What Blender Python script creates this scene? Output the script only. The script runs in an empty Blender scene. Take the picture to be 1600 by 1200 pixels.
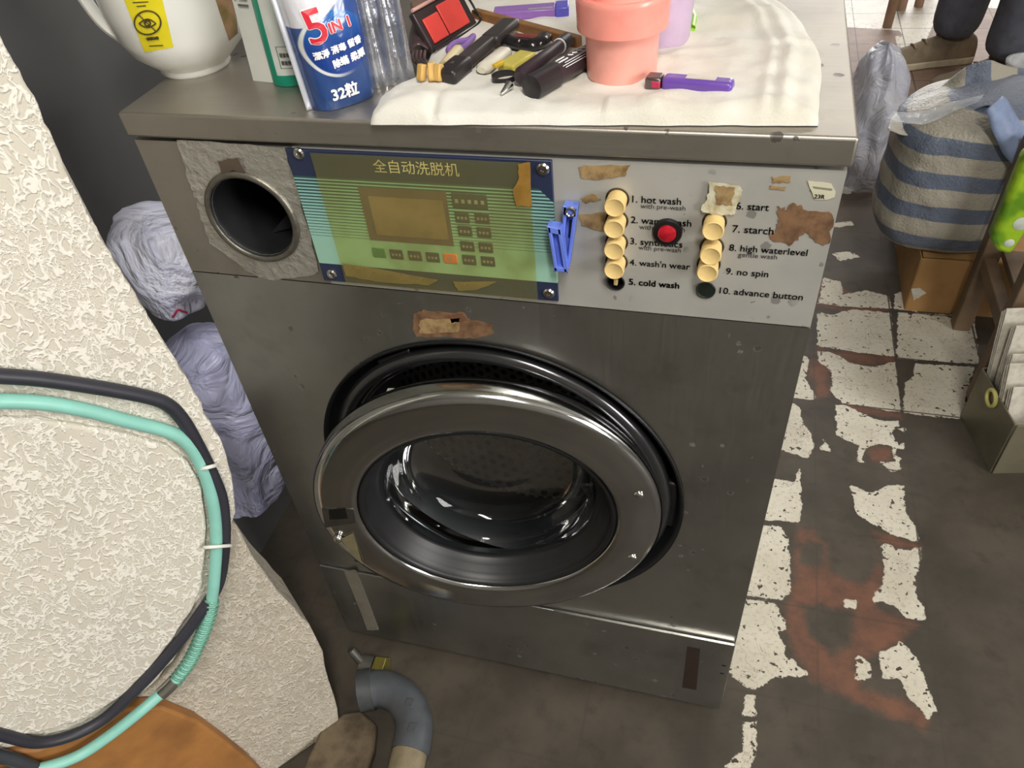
import bpy, bmesh, math, random
import numpy as np
from mathutils import Vector, Matrix, noise as mnoise

random.seed(7)
rng = np.random.default_rng(7)
SC = bpy.context.scene
COL = SC.collection

# ------------------------------------------------------------------ camera
FOC, PX, PY = 1209.6146, 787.7531, 635.5757          # focal length and optical centre in pixels of a 1600 x 1200 frame
CAMP = np.array([0.4776, -0.5026, 1.0578])

def cam_rows(yaw, pitch, roll):
    cy, sy = math.cos(yaw), math.sin(yaw); cp, sp = math.cos(pitch), math.sin(pitch)
    fw = np.array([sy*cp, cy*cp, sp]); r = np.array([cy, -sy, 0.0]); u = np.cross(r, fw)
    cr, sr = math.cos(roll), math.sin(roll)
    return np.array([cr*r + sr*u, -sr*r + cr*u, fw])
CM = cam_rows(-0.3515, -0.7647, -0.1217)

cam = bpy.data.cameras.new('camera'); camo = bpy.data.objects.new('camera', cam); COL.objects.link(camo)
cam.sensor_width = 36.0; cam.lens = FOC/1600*36
cam.shift_x = (800-PX)/1600; cam.shift_y = (PY-600)/1600
cam.clip_start = 0.01
camo.matrix_world = Matrix(((CM[0][0], CM[1][0], -CM[2][0], CAMP[0]),
                            (CM[0][1], CM[1][1], -CM[2][1], CAMP[1]),
                            (CM[0][2], CM[1][2], -CM[2][2], CAMP[2]), (0, 0, 0, 1)))
SC.camera = camo

# ------------------------------------------------------------------ world, lights, exposure
SC.view_settings.view_transform = 'Standard'; SC.view_settings.look = 'None'
SC.view_settings.gamma = 1.0; SC.view_settings.use_curve_mapping = False
SC.view_settings.exposure = 0.35
W = bpy.data.worlds.new('world'); SC.world = W; W.use_nodes = True
W.node_tree.nodes['Background'].inputs[0].default_value = (0.85, 0.92, 1.0, 1)
W.node_tree.nodes['Background'].inputs[1].default_value = 0.85

def area(name, loc, target, sx, sy, power, color=(1, 1, 1)):
    l = bpy.data.lights.new(name, 'AREA'); l.shape = 'RECTANGLE'; l.size = sx; l.size_y = sy
    l.energy = power; l.color = color
    o = bpy.data.objects.new(name, l); COL.objects.link(o); o.location = loc
    o.rotation_euler = (Vector(target)-Vector(loc)).to_track_quat('-Z', 'Y').to_euler()
    return o
area('doorway_daylight', (1.25, 5.3, 1.0), (1.0, 1.0, 0.4), 2.6, 1.8, 75, (1.0, 0.97, 0.93))
area('ceiling_lamp_light', (0.75, -0.9, 2.28), (0.05, -0.1, 0.5), 0.20, 1.1, 29, (1.0, 0.97, 0.9))
area('back_fill_light', (1.2, 2.6, 2.36), (1.2, 2.6, 0), 1.2, 0.3, 16, (1.0, 0.97, 0.92))  # added overhead fill for general light at the back, not a known fixture
area('side_fill_light', (3.34, -1.1, 1.35), (0.0, -0.2, 0.6), 1.5, 1.2, 85, (1.0, 0.98, 0.95))  # added side fill that brightens the pillar; the right wall has no window

# ------------------------------------------------------------------ helpers: photograph ray -> point of the place
def ray(x, y):
    return CM.T @ np.array([(x-PX)/FOC, -(y-PY)/FOC, 1.0])
def atp(x, y, ax, v):
    d = ray(x, y); t = (v-CAMP[ax])/d[ax]; return CAMP + t*d
def fl(x, y, z=0.0): return atp(x, y, 2, z)        # on a level plane
def fr(x, y, Y=0.0): return atp(x, y, 1, Y)        # on an upright plane parallel to the machine front
def onplane(x, y, p, n):
    d = ray(x, y); t = ((np.asarray(p)-CAMP) @ n)/(d @ n); return CAMP + t*d
def V(p): return Vector((float(p[0]), float(p[1]), float(p[2])))

# ------------------------------------------------------------------ helpers: materials
def lin(c):
    o = []
    for v in c[:3]:
        v = v/255.0; o.append(v/12.92 if v <= 0.04045 else ((v+0.055)/1.055)**2.4)
    return (*o, 1.0)
class NT:
    def __init__(s, name):
        s.m = bpy.data.materials.new(name); s.m.use_nodes = True; s.t = s.m.node_tree
        s.b = s.t.nodes['Principled BSDF']; s.out = s.t.nodes['Material Output']
    def n(s, typ, **kw):
        nd = s.t.nodes.new(typ)
        for k, v in kw.items(): setattr(nd, k, v)
        return nd
    def l(s, a, b): s.t.links.new(a, b)
    def val(s, sock, v):
        if isinstance(v, bpy.types.NodeSocket): s.l(v, sock)
        else: sock.default_value = v
    def math(s, op, a, b=0.0, c=None, clamp=False):
        nd = s.n('ShaderNodeMath', operation=op); nd.use_clamp = clamp
        s.val(nd.inputs[0], a); s.val(nd.inputs[1], b)
        if c is not None: s.val(nd.inputs[2], c)
        return nd.outputs[0]
    def coord(s, kind='Object'): return s.n('ShaderNodeTexCoord').outputs[kind]
    def xyz(s, co):
        nd = s.n('ShaderNodeSeparateXYZ'); s.l(co, nd.inputs[0]); return nd.outputs
    def noise(s, co, scale, detail=4.0, rough=0.55, dist=0.0, col=False):
        nd = s.n('ShaderNodeTexNoise'); s.l(co, nd.inputs['Vector'])
        nd.inputs['Scale'].default_value = scale; nd.inputs['Detail'].default_value = detail
        nd.inputs['Roughness'].default_value = rough; nd.inputs['Distortion'].default_value = dist
        return nd.outputs['Color' if col else 'Fac']
    def ramp(s, f, stops):
        nd = s.n('ShaderNodeValToRGB'); s.l(f, nd.inputs[0]); e = nd.color_ramp.elements
        e[0].position, e[0].color = stops[0][0], stops[0][1]
        e[1].position, e[1].color = stops[-1][0], stops[-1][1]
        for p, c in stops[1:-1]:
            k = e.new(p); k.color = c
        return nd.outputs[0]
    def step(s, f, a, b):
        nd = s.n('ShaderNodeMapRange'); nd.interpolation_type = 'SMOOTHSTEP'
        s.val(nd.inputs[0], f); nd.inputs[1].default_value = a; nd.inputs[2].default_value = b
        return nd.outputs[0]
    def mix(s, f, a, b, mode='MIX'):
        nd = s.n('ShaderNodeMix', data_type='RGBA'); nd.blend_type = mode
        s.val(nd.inputs[0], f); s.val(nd.inputs[6], a); s.val(nd.inputs[7], b)
        return nd.outputs[2]
    def bump(s, h, strength=0.3, dist=0.001):
        nd = s.n('ShaderNodeBump'); s.l(h, nd.inputs['Height'])
        nd.inputs['Strength'].default_value = strength; nd.inputs['Distance'].default_value = dist
        s.l(nd.outputs[0], s.b.inputs['Normal'])
    def set(s, **kw):
        for k, v in kw.items(): s.val(s.b.inputs[k.replace('_', ' ')], v)
def M(name, rgb, rough=0.5, metal=0.0, var=0.12, scale=40, bump=0.0, bscale=150, alpha=1.0, spec=0.5, coat=0.0, trans=0.0, sheen=0.0, rgb2=None, ior=1.45):
    t = NT(name); co = t.coord()
    c = lin(rgb); d = lin(rgb2) if rgb2 else tuple(x*(1-var*2) for x in c[:3])+(1,)
    f = t.noise(co, scale, 4)
    col = t.mix(t.step(f, 0.35, 0.75), c, d)
    t.set(Base_Color=col, Roughness=rough, Metallic=metal, Alpha=alpha, IOR=ior)
    t.b.inputs['Specular IOR Level'].default_value = spec
    t.b.inputs['Coat Weight'].default_value = coat
    t.b.inputs['Transmission Weight'].default_value = trans
    t.b.inputs['Sheen Weight'].default_value = sheen
    if bump: t.bump(t.noise(co, bscale, 3), bump, 0.001)
    return t.m

# ------------------------------------------------------------------ helpers: meshes
class MB:
    def __init__(s): s.v = []; s.f = []
    def add(s, vs, fs):
        o = len(s.v); s.v += [tuple(float(c) for c in p) for p in vs]; s.f += [tuple(i+o for i in f) for f in fs]; return s
    def box(s, c, size, R=None):
        x, y, z = (k/2 for k in size); R = R or Matrix.Identity(3); c = V(c)
        vs = [c + R @ Vector((a*x, b*y, d*z)) for a in (-1, 1) for b in (-1, 1) for d in (-1, 1)]
        return s.add(vs, [(0, 1, 3, 2), (4, 6, 7, 5), (0, 4, 5, 1), (2, 3, 7, 6), (0, 2, 6, 4), (1, 5, 7, 3)])
    def beam(s, a, b, w, h, up=(0, 0, 1)):
        a, b = V(a), V(b); z = (b-a); L = z.length; z.normalize()
        x = Vector(up).cross(z)
        if x.length < 1e-4: x = Vector((1, 0, 0)).cross(z)
        x.normalize(); y = z.cross(x)
        R = Matrix((x, y, z)).transposed()
        return s.box((a+b)/2, (w, h, L), R)
    def tube(s, pts, r, n=10, caps=True, closed=False, flat=1.0):
        P = [V(p) for p in pts]; m = len(P); R = r if hasattr(r, '__len__') else [r]*m
        T = []
        for i in range(m):
            a = P[(i-1) % m] if closed else P[max(i-1, 0)]; b = P[(i+1) % m] if closed else P[min(i+1, m-1)]
            T.append((b-a).normalized())
        up = Vector((0, 0, 1)) if abs(T[0].z) < 0.9 else Vector((1, 0, 0))
        x = up.cross(T[0]).normalized(); vs = []
        for i in range(m):
            x = (x - T[i]*x.dot(T[i])).normalized(); y = T[i].cross(x)
            for k in range(n):
                a = 2*math.pi*k/n; vs.append(P[i] + x*(math.cos(a)*R[i]) + y*(math.sin(a)*R[i]*flat))
        fs = []
        for i in range(m if closed else m-1):
            j = (i+1) % m
            for k in range(n):
                l = (k+1) % n; fs.append((i*n+k, i*n+l, j*n+l, j*n+k))
        if caps and not closed: fs += [tuple(range(n))[::-1], tuple(range((m-1)*n, m*n))]
        return s.add(vs, fs)
    def cyl(s, a, b, r0, r1=None, n=20): return s.tube([a, b], [r0, r0 if r1 is None else r1], n)
    def lathe(s, prof, o, axis=(0, 0, 1), n=48, x=None, sweep=None):
        z = Vector(axis).normalized(); x = Vector(x) if x else (Vector((1, 0, 0)) if abs(z.x) < 0.9 else Vector((0, 1, 0)))
        x = (x - z*x.dot(z)).normalized(); y = z.cross(x); o = V(o); vs = []
        a0, a1 = sweep or (0, 2*math.pi); full = sweep is None; cnt = n if full else n+1
        for r, h in prof:
            for k in range(cnt):
                a = a0+(a1-a0)*k/n; vs.append(o + z*h + x*(r*math.cos(a)) + y*(r*math.sin(a)))
        fs = []
        for i in range(len(prof)-1):
            for k in range(n):
                l = (k+1) % cnt; fs.append((i*cnt+k, i*cnt+l, (i+1)*cnt+l, (i+1)*cnt+k))
        return s.add(vs, fs)
    def prism(s, poly, off):
        o = V(off); P = [V(p) for p in poly]; n = len(P)
        vs = P + [p+o for p in P]
        fs = [tuple(range(n))[::-1], tuple(range(n, 2*n))] + [(i, (i+1) % n, n+(i+1) % n, n+i) for i in range(n)]
        return s.add(vs, fs)
    def grid(s, fn, nu, nv, wrap=False):
        cu = nu if wrap else nu+1
        vs = [fn(i/nu, j/nv) for j in range(nv+1) for i in range(cu)]
        fs = []
        for j in range(nv):
            for i in range(nu):
                k = (i+1) % cu; fs.append((j*cu+i, j*cu+k, (j+1)*cu+k, (j+1)*cu+i))
        return s.add(vs, fs)
    def ell(s, c, r, n=20, m=12, R=None):
        c = V(c); R = R or Matrix.Identity(3); vs = []; fs = []
        for j in range(m+1):
            t = math.pi*j/m
            for i in range(n):
                a = 2*math.pi*i/n
                vs.append(c + R @ Vector((r[0]*math.sin(t)*math.cos(a), r[1]*math.sin(t)*math.sin(a), r[2]*math.cos(t))))
        for j in range(m):
            for i in range(n):
                k = (i+1) % n; fs.append((j*n+i, (j+1)*n+i, (j+1)*n+k, j*n+k))
        return s.add(vs, fs)

WLOC = {}
def link(o, parent, wl):
    COL.objects.link(o)
    if parent is not None:
        o.parent = parent; o.location = V(wl) - WLOC[parent.name]
    else: o.location = V(wl)
    WLOC[o.name] = V(wl)
def obj(name, mb, mat, parent=None, smooth=40, bevel=0, bseg=2, sub=0, solid=0, origin=None, fixn=True):
    vs = np.array(mb.v); c = (vs.min(0)+vs.max(0))/2
    if origin is not None: c = np.asarray(origin, float)
    elif parent is None: c[2] = vs[:, 2].min()
    me = bpy.data.meshes.new(name); me.from_pydata([tuple(p-c) for p in vs], [], mb.f); me.validate()
    if fixn:
        bm = bmesh.new(); bm.from_mesh(me); bmesh.ops.remove_doubles(bm, verts=bm.verts, dist=1e-6)
        bmesh.ops.recalc_face_normals(bm, faces=bm.faces); bm.to_mesh(me); bm.free()
    if smooth:
        me.polygons.foreach_set('use_smooth', [True]*len(me.polygons)); me.set_sharp_from_angle(angle=math.radians(smooth))
    for m_ in (mat if isinstance(mat, (list, tuple)) else [mat]): me.materials.append(m_)
    o = bpy.data.objects.new(name, me); link(o, parent, c)
    if solid:
        md = o.modifiers.new('thickness', 'SOLIDIFY'); md.thickness = solid; md.offset = 0
    if bevel:
        md = o.modifiers.new('bevel', 'BEVEL'); md.width = bevel; md.segments = bseg; md.limit_method = 'ANGLE'; md.angle_limit = math.radians(35)
        md.harden_normals = False
    if sub:
        md = o.modifiers.new('subdivision', 'SUBSURF'); md.levels = sub; md.render_levels = sub
    return o
def tag(o, label, cat, group=None, kind=None):
    o['label'] = label; o['category'] = cat
    if group: o['group'] = group
    if kind: o['kind'] = kind
    return o
def thing(name, loc, label, cat, group=None):
    o = bpy.data.objects.new(name, None); o.empty_display_size = 0.02; link(o, None, loc)
    return tag(o, label, cat, group)
def struct(name, mb, mat, label, cat, **kw):
    o = obj(name, mb, mat, **kw); return tag(o, label, cat, kind='structure')

_txt = {}
def text_mesh(body):
    """outline of a line of writing, scaled so that its left end is x=0 and its width is 1"""
    if body in _txt: return _txt[body]
    cu = bpy.data.curves.new('writing', 'FONT'); cu.body = body; cu.resolution_u = 3
    o = bpy.data.objects.new('writing', cu); COL.objects.link(o)
    dg = bpy.context.evaluated_depsgraph_get(); dg.update()
    me = bpy.data.meshes.new_from_object(o.evaluated_get(dg))
    v = np.array([tuple(p.co) for p in me.vertices]); f = [tuple(p.vertices) for p in me.polygons]
    bpy.data.objects.remove(o); bpy.data.curves.remove(cu); bpy.data.meshes.remove(me)
    x0, x1 = v[:, 0].min(), v[:, 0].max(); w = x1-x0
    v = np.c_[(v[:, 0]-x0)/w, v[:, 1]/w]
    _txt[body] = (v, f); return _txt[body]
def write(mb, body, fn, width, bold=0.0):
    """adds the writing through fn(x, y) -> 3D point; width in metres"""
    v, f = text_mesh(body)
    mb.add([fn(p[0]*width, p[1]*width) for p in v], f)
    if bold:
        for dx, dy in ((bold, 0), (-bold, 0), (0, bold), (0, -bold), (bold*.7, bold*.7), (-bold*.7, bold*.7), (bold*.7, -bold*.7), (-bold*.7, -bold*.7)):
            mb.add([fn(p[0]*width+dx, p[1]*width+dy) for p in v], f)
    return mb
def blob(poly, n=5, amp=0.0012, seed=1):
    """irregular outline: polygon of 3D points refined with jitter"""
    r = random.Random(seed); P = [V(p) for p in poly]; out = []
    for i in range(len(P)):
        a, b = P[i], P[(i+1) % len(P)]
        for k in range(n):
            q = a.lerp(b, k/n)
            j = amp if k else amp*0.5
            out.append(q + Vector((r.uniform(-j, j), 0, r.uniform(-j, j))))
    return out
def fill_prism(outer, off):
    """thin piece with an irregular outline"""
    bm = bmesh.new(); vs = [bm.verts.new(V(p)) for p in outer]
    es = [bm.edges.new((vs[i], vs[(i+1) % len(vs)])) for i in range(len(vs))]
    n_ = Vector(off).normalized()
    bmesh.ops.triangle_fill(bm, use_beauty=True, use_dissolve=False, edges=es, normal=n_)
    ex = bmesh.ops.extrude_face_region(bm, geom=list(bm.faces))
    bmesh.ops.translate(bm, vec=off, verts=[e for e in ex['geom'] if isinstance(e, bmesh.types.BMVert)])
    bm.verts.index_update(); m_ = MB(); m_.add([tuple(v.co) for v in bm.verts], [tuple(v.index for v in f.verts) for f in bm.faces]); bm.free()
    return m_
def smooth_pts(P, per=8, closed=False):
    P = [np.asarray(p, float) for p in P]; n = len(P); out = []
    for i in range(n if closed else n-1):
        p0 = P[(i-1) % n] if closed else P[max(i-1, 0)]; p1 = P[i]; p2 = P[(i+1) % n]; p3 = P[(i+2) % n] if closed else P[min(i+2, n-1)]
        for k in range(per):
            t = k/per
            out.append(0.5*((2*p1)+(-p0+p2)*t+(2*p0-5*p1+4*p2-p3)*t*t+(-p0+3*p1-3*p2+p3)*t**3))
    if not closed: out.append(P[-1])
    return out
def nz(p, s, seed=0.0): return mnoise.noise(Vector((p[0]*s+seed, p[1]*s+seed*1.7, p[2]*s-seed)))

# ------------------------------------------------------------------ dimensions of the machine
MW, ZB, ZSEAM, ZSTRIP, ZTOP, TOP = 0.5478, 0.025, 0.1972, 0.6711, 0.8048, 0.8251
MD = 0.50

# ================================================================== THE SETTING
# floor: worn tiles. glaze left on the tiles and bare red biscuit are traced patches
def mat_floor():
    t = NT('worn_tile_floor'); co = t.coord('Object'); x, y, z = t.xyz(co)
    at = t.n('ShaderNodeAttribute', attribute_name='glaze').outputs['Fac']
    ar = t.n('ShaderNodeAttribute', attribute_name='biscuit').outputs['Fac']
    n1 = t.noise(co, 55, 6, 0.62); n2 = t.noise(co, 160, 5, 0.6); n3 = t.noise(co, 9, 5, 0.6); n4 = t.noise(co, 28, 5, 0.65)
    jit = t.math('MULTIPLY', t.math('SUBTRACT', n1, 0.5), 0.016)
    jit2 = t.math('MULTIPLY', t.math('SUBTRACT', n2, 0.5), 0.006)
    g = t.math('ADD', t.math('ADD', at, jit), jit2)
    gm = t.step(g, -0.0005, 0.001)
    # chips inside the glaze
    chips = t.step(t.math('ADD', t.noise(co, 95, 3, 0.5), t.math('MULTIPLY', at, 2.0)), 0.385, 0.40)
    gm = t.math('MULTIPLY', gm, chips)
    gm = t.math('MULTIPLY', gm, t.step(t.math('ADD', t.noise(co, 210, 2, .5), t.math('MULTIPLY', t.noise(co, 24, 3), .30)), .40, .42))
    crk = t.step(t.math('ABSOLUTE', t.math('SUBTRACT', t.noise(co, 26, 4, .6, .8), .5)), .002, .005)
    gm = t.math('MULTIPLY', gm, t.math('MAXIMUM', crk, t.step(t.noise(co, 13, 2), .45, .5)))
    rm = t.step(t.math('ADD', ar, t.math('MULTIPLY', t.math('SUBTRACT', n1, 0.5), 0.03)), -0.006, 0.012)
    grime = t.mix(t.step(n3, 0.3, 0.7), lin((60, 54, 45)), lin((80, 72, 61)))
    grime = t.mix(t.math('MULTIPLY', t.step(n4, 0.5, 0.75), 0.6), grime, lin((48, 42, 35)))
    red = t.mix(t.step(n4, 0.35, 0.7), lin((122, 80, 60)), lin((94, 66, 52)))
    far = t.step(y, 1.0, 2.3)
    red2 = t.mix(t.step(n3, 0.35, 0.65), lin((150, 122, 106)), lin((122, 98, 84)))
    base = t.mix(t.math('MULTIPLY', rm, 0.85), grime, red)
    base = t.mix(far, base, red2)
    white = t.mix(t.step(n3, 0.3, 0.75), lin((216, 210, 194)), lin((196, 188, 170)))
    white = t.mix(t.math('MULTIPLY', t.step(n2, 0.5, 0.7), 0.45), white, lin((150, 140, 120)))
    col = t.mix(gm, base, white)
    # grout lines of a 0.1525 m tile grid
    def line(c, o):
        q = t.math('ABSOLUTE', t.math('SUBTRACT', t.math('FRACT', t.math('ADD', t.math('DIVIDE', t.math('SUBTRACT', c, o), 0.1525), 0.5)), 0.5))
        q = t.math('ADD', q, t.math('MULTIPLY', t.math('SUBTRACT', n1, 0.5), 0.02))
        return t.math('SUBTRACT', 1.0, t.step(q, 0.008, 0.016))
    gl = t.math('MAXIMUM', line(x, 0.829), line(y, 0.957))
    gl = t.math('MULTIPLY', gl, t.math('SUBTRACT', 1.0, t.math('MULTIPLY', t.step(x, 0.83, 0.86), t.math('SUBTRACT', 1.0, t.step(y, 0.60, 0.66)))))
    gl = t.math('MULTIPLY', gl, t.math('ADD', .3, t.math('MULTIPLY', t.math('MAXIMUM', gm, far), .6)))
    col = t.mix(gl, col, lin((60, 52, 46)))
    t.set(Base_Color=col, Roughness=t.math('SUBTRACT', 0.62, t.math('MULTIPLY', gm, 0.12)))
    t.bump(t.math('ADD', t.math('MULTIPLY', gm, 1.0), t.math('MULTIPLY', n1, 0.6)), 0.35, 0.002)
    return t.m

GLAZE = [
 [(1277,487),(1300,492),(1330,483),(1392,489),(1400,557),(1355,553),(1320,548),(1276,541)],
 [(1277,548),(1297,550),(1313,557),(1333,568),(1367,573),(1390,567),(1400,565),(1410,645),(1340,633),(1317,630),(1297,613),(1300,597),(1297,577),(1280,567)],
 [(1402,488),(1523,493),(1530,570),(1402,560)],
 [(1430,568),(1523,573),(1500,656),(1410,645),(1415,597),(1428,587)],
 [(1287,433),(1313,440),(1317,460),(1353,453),(1390,463),(1392,482),(1330,480),(1278,474)],
 [(1397,460),(1413,453),(1433,487),(1397,483)],
 [(1305,633),(1320,633),(1353,648),(1377,657),(1405,657),(1403,667),(1393,677),(1405,697),(1397,710),(1408,717),(1408,733),(1393,737),(1373,723),(1397,720),(1393,697),(1367,693),(1350,703),(1347,717),(1353,723),(1340,723),(1342,697),(1307,680)],
 [(1225,553),(1255,555),(1263,557),(1263,573),(1257,590),(1267,607),(1273,613),(1273,625),(1220,622)],
 [(1210,628),(1240,630),(1250,637),(1255,660),(1267,677),(1272,700),(1260,717),(1215,700)],
 [(1282,703),(1288,687),(1300,707)],
 [(1190,745),(1210,747),(1240,753),(1250,730),(1253,780),(1250,815),(1170,812)],
 [(1160,816),(1191,819),(1221,824),(1231,841),(1236,894),(1234,927),(1221,937),(1140,929)],
 [(1140,932),(1165,935),(1212,941),(1221,961),(1231,980),(1216,988),(1227,1010),(1227,1021),(1244,1036),(1270,1057),(1210,1059),(1180,1079),(1165,1076),(1130,1040)],
 [(1163,1085),(1181,1085),(1182,1119),(1162,1119)],
 [(1161,1128),(1182,1128),(1182,1179),(1172,1205),(1138,1210),(1132,1196),(1160,1172)],
 [(1327,757),(1360,770),(1390,757),(1413,758),(1415,800),(1431,822),(1437,849),(1405,839),(1360,819),(1337,800)],
 [(1375,849),(1390,849),(1397,860),(1439,856),(1439,875),(1431,897),(1431,931),(1446,950),(1446,969),(1416,965),(1397,946),(1386,942),(1360,942),(1375,916),(1382,897)],
 [(1371,1021),(1409,1004),(1431,1025),(1463,1111),(1450,1122),(1416,1085),(1405,1062),(1379,1059)],
 [(1337,1021),(1360,1036),(1364,1062),(1337,1062)],
 [(1316,936),(1340,936),(1336,954),(1318,950)],
 [(1290,350),(1330,345),(1335,352),(1292,358)],
 [(1300,395),(1330,393),(1345,402),(1312,408)],
 [(1310,290),(1335,292),(1330,304),(1306,302)],
 [(1320,-40),(1470,-40),(1475,0),(1440,80),(1418,66),(1405,48),(1318,42)],
 [(1480,-40),(1700,-40),(1700,20),(1490,10)],
 [(1398,55),(1425,60),(1425,77),(1402,76)],
 [(1400,700),(1412,690),(1415,705)], [(1405,670),(1414,668),(1416,680)],
]
BISC = [
 [(1245,820),(1290,830),(1330,870),(1370,860),(1385,900),(1370,950),(1440,975),(1400,1010),(1340,1040),(1350,1075),(1410,1090),(1455,1120),(1445,1145),(1340,1100),(1265,1065),(1230,1000),(1225,950),(1240,900)],
 [(1275,541),(1400,555),(1400,566),(1330,574),(1276,552)], [(1315,628),(1412,645),(1412,658),(1330,645)],
 [(1257,560),(1297,560),(1300,615),(1275,625)], [(1355,700),(1396,695),(1396,722),(1360,722)],
 [(1340,820),(1440,850),(1440,862),(1350,845)], [(1275,440),(1390,470),(1390,500),(1275,480)],
]
CEM = [[(1250,735),(1330,755),(1365,830),(1372,880),(1345,912),(1305,895),(1290,850),(1262,815),(1250,780)],
 [(1255,945),(1335,955),(1325,1010),(1300,1020),(1265,990)], [(1250,850),(1285,850),(1285,885),(1252,880)], [(1270,640),(1310,655),(1300,700),(1275,690)]]
def build_floor():
    xs = np.unique(np.r_[np.linspace(-1.2, 0.05, 8), np.arange(0.05, 1.30, 0.0036), np.linspace(1.30, 3.4, 14)])
    ys = np.unique(np.r_[np.linspace(-2.5, -0.30, 8), np.arange(-0.30, 1.35, 0.0036), np.arange(1.35, 3.6, 0.02), np.linspace(3.6, 5.2, 8)])
    X, Y = np.meshgrid(xs, ys); nx, ny = len(xs), len(ys)
    P = np.c_[X.ravel(), Y.ravel()]
    def sdf(polys):
        best = np.full(len(P), -0.05)
        for poly in polys:
            Q = np.array([fl(*p)[:2] for p in poly])
            lo, hi = Q.min(0)-0.04, Q.max(0)+0.04
            idx = np.where((P[:, 0] > lo[0]) & (P[:, 0] < hi[0]) & (P[:, 1] > lo[1]) & (P[:, 1] < hi[1]))[0]
            if not len(idx): continue
            p = P[idx]; d = np.full(len(p), 9.0); ins = np.zeros(len(p), bool)
            for i in range(len(Q)):
                a, b = Q[i], Q[(i+1) % len(Q)]; ab = b-a
                t = np.clip(((p-a) @ ab)/(ab @ ab+1e-12), 0, 1)
                d = np.minimum(d, np.hypot(*(p-(a+t[:, None]*ab)).T))
                c = (a[1] > p[:, 1]) != (b[1] > p[:, 1])
                with np.errstate(divide='ignore', invalid='ignore'):
                    xi = (b[0]-a[0])*(p[:, 1]-a[1])/(b[1]-a[1])+a[0]
                ins ^= c & (p[:, 0] < xi)
            s = np.where(ins, d, -d); best[idx] = np.maximum(best[idx], s)
        return np.clip(best, -0.05, 0.05)
    g, b = sdf(GLAZE), np.minimum(sdf(BISC), -sdf(CEM))
    me = bpy.data.meshes.new('floor')
    v = np.c_[P, np.zeros(len(P))]
    I = np.arange(nx*ny).reshape(ny, nx)
    f = np.stack([I[:-1, :-1], I[:-1, 1:], I[1:, 1:], I[1:, :-1]], -1).reshape(-1, 4)
    me.from_pydata(v.tolist(), [], f.tolist())
    for nm, arr in (('glaze', g), ('biscuit', b)):
        a = me.attributes.new(nm, 'FLOAT', 'POINT'); a.data.foreach_set('value', arr.astype(np.float32))
    me.materials.append(mat_floor())
    o = bpy.data.objects.new('floor', me); link(o, None, (0, 0, 0))
    tag(o, 'floor of worn white tiles with the glaze broken away to brown', 'floor', kind='structure')
build_floor()

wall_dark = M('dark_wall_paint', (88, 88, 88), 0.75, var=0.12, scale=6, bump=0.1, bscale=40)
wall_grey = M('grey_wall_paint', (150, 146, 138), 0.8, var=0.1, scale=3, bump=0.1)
ceil_m = M('ceiling_paint', (190, 186, 178), 0.9, var=0.05, scale=3)
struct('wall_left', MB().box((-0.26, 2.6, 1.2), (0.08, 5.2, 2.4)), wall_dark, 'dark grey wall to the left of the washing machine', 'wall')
struct('wall_right', MB().box((3.44, 1.35, 1.2), (0.08, 7.7, 2.4)), wall_grey, 'grey wall on the far right of the room', 'wall')
struct('wall_front', MB().box((1.1, -2.54, 1.2), (4.6, 0.08, 2.4)), wall_grey, 'grey wall behind the viewer', 'wall')
struct('wall_side', MB().box((-1.24, -1.2, 1.2), (0.08, 2.7, 2.4)), wall_grey, 'grey wall to the left of the viewer', 'wall')
bwm = M('back_wall_paint', (176, 170, 160), 0.8, var=0.08, scale=3)
struct('wall_back', MB().box((1.1, 5.24, 2.15), (4.6, 0.08, 0.5)).box((-0.65, 5.24, 0.95), (1.1, 0.08, 1.9)).box((3.0, 5.24, 0.95), (0.8, 0.08, 1.9)), bwm, 'wall at the far end with a wide open doorway', 'wall')
struct('ceiling', MB().box((1.1, 1.35, 2.44), (4.8, 7.9, 0.08)), ceil_m, 'pale ceiling over the room', 'ceiling')

# ================================================================== WASHING MACHINE
def mat_steel(name, rgb, rough, pits=0.5, brush=(60, 60, 3), metal=1.0, stain=(90, 78, 62), st=0.35, bp=0.06):
    t = NT(name); co = t.coord('Object')
    mp = t.n('ShaderNodeMapping'); t.l(co, mp.inputs[0]); mp.inputs['Scale'].default_value = brush
    br = t.noise(mp.outputs[0], 6, 5, 0.6)
    big = t.noise(co, 7, 4, 0.6)
    col = t.mix(t.step(big, 0.35, 0.75), lin(rgb), tuple(x*0.8 for x in lin(rgb)[:3])+(1,))
    col = t.mix(t.math('MULTIPLY', t.step(t.noise(co, 16, 5, 0.65), 0.52, 0.78), st), col, lin(stain))
    vo = t.n('ShaderNodeTexVoronoi', feature='F1'); t.l(co, vo.inputs['Vector']); vo.inputs['Scale'].default_value = 75
    wv = t.xyz(vo.outputs['Color'])[0]
    sz = t.math('MULTIPLY', t.math('SUBTRACT', wv, 0.52), 0.60)
    dn = t.math('ADD', vo.outputs['Distance'], t.math('MULTIPLY', t.math('SUBTRACT', t.noise(co, 300, 3), 0.5), 0.35))
    pit = t.math('MULTIPLY', t.math('SUBTRACT', 1.0, t.step(t.math('SUBTRACT', dn, sz), 0.0, 0.06)), t.step(t.noise(co, 9, 3), 0.50, 0.56))
    pit = t.math('MULTIPLY', pit, pits)
    col = t.mix(pit, col, lin((44, 36, 30)))
    t.set(Base_Color=col, Metallic=t.math('MULTIPLY', t.math('SUBTRACT', 1.0, pit), metal),
          Roughness=t.math('ADD', t.math('MULTIPLY', br, 0.16), rough-0.08))
    t.bump(t.math('ADD', br, t.math('MULTIPLY', pit, -1.5)), bp, 0.001 if bp < .2 else .004)
    return t.m
steel = mat_steel('stained_steel', (188, 188, 184), 0.38, 0.9, stain=(112, 104, 92), st=0.3)
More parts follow.
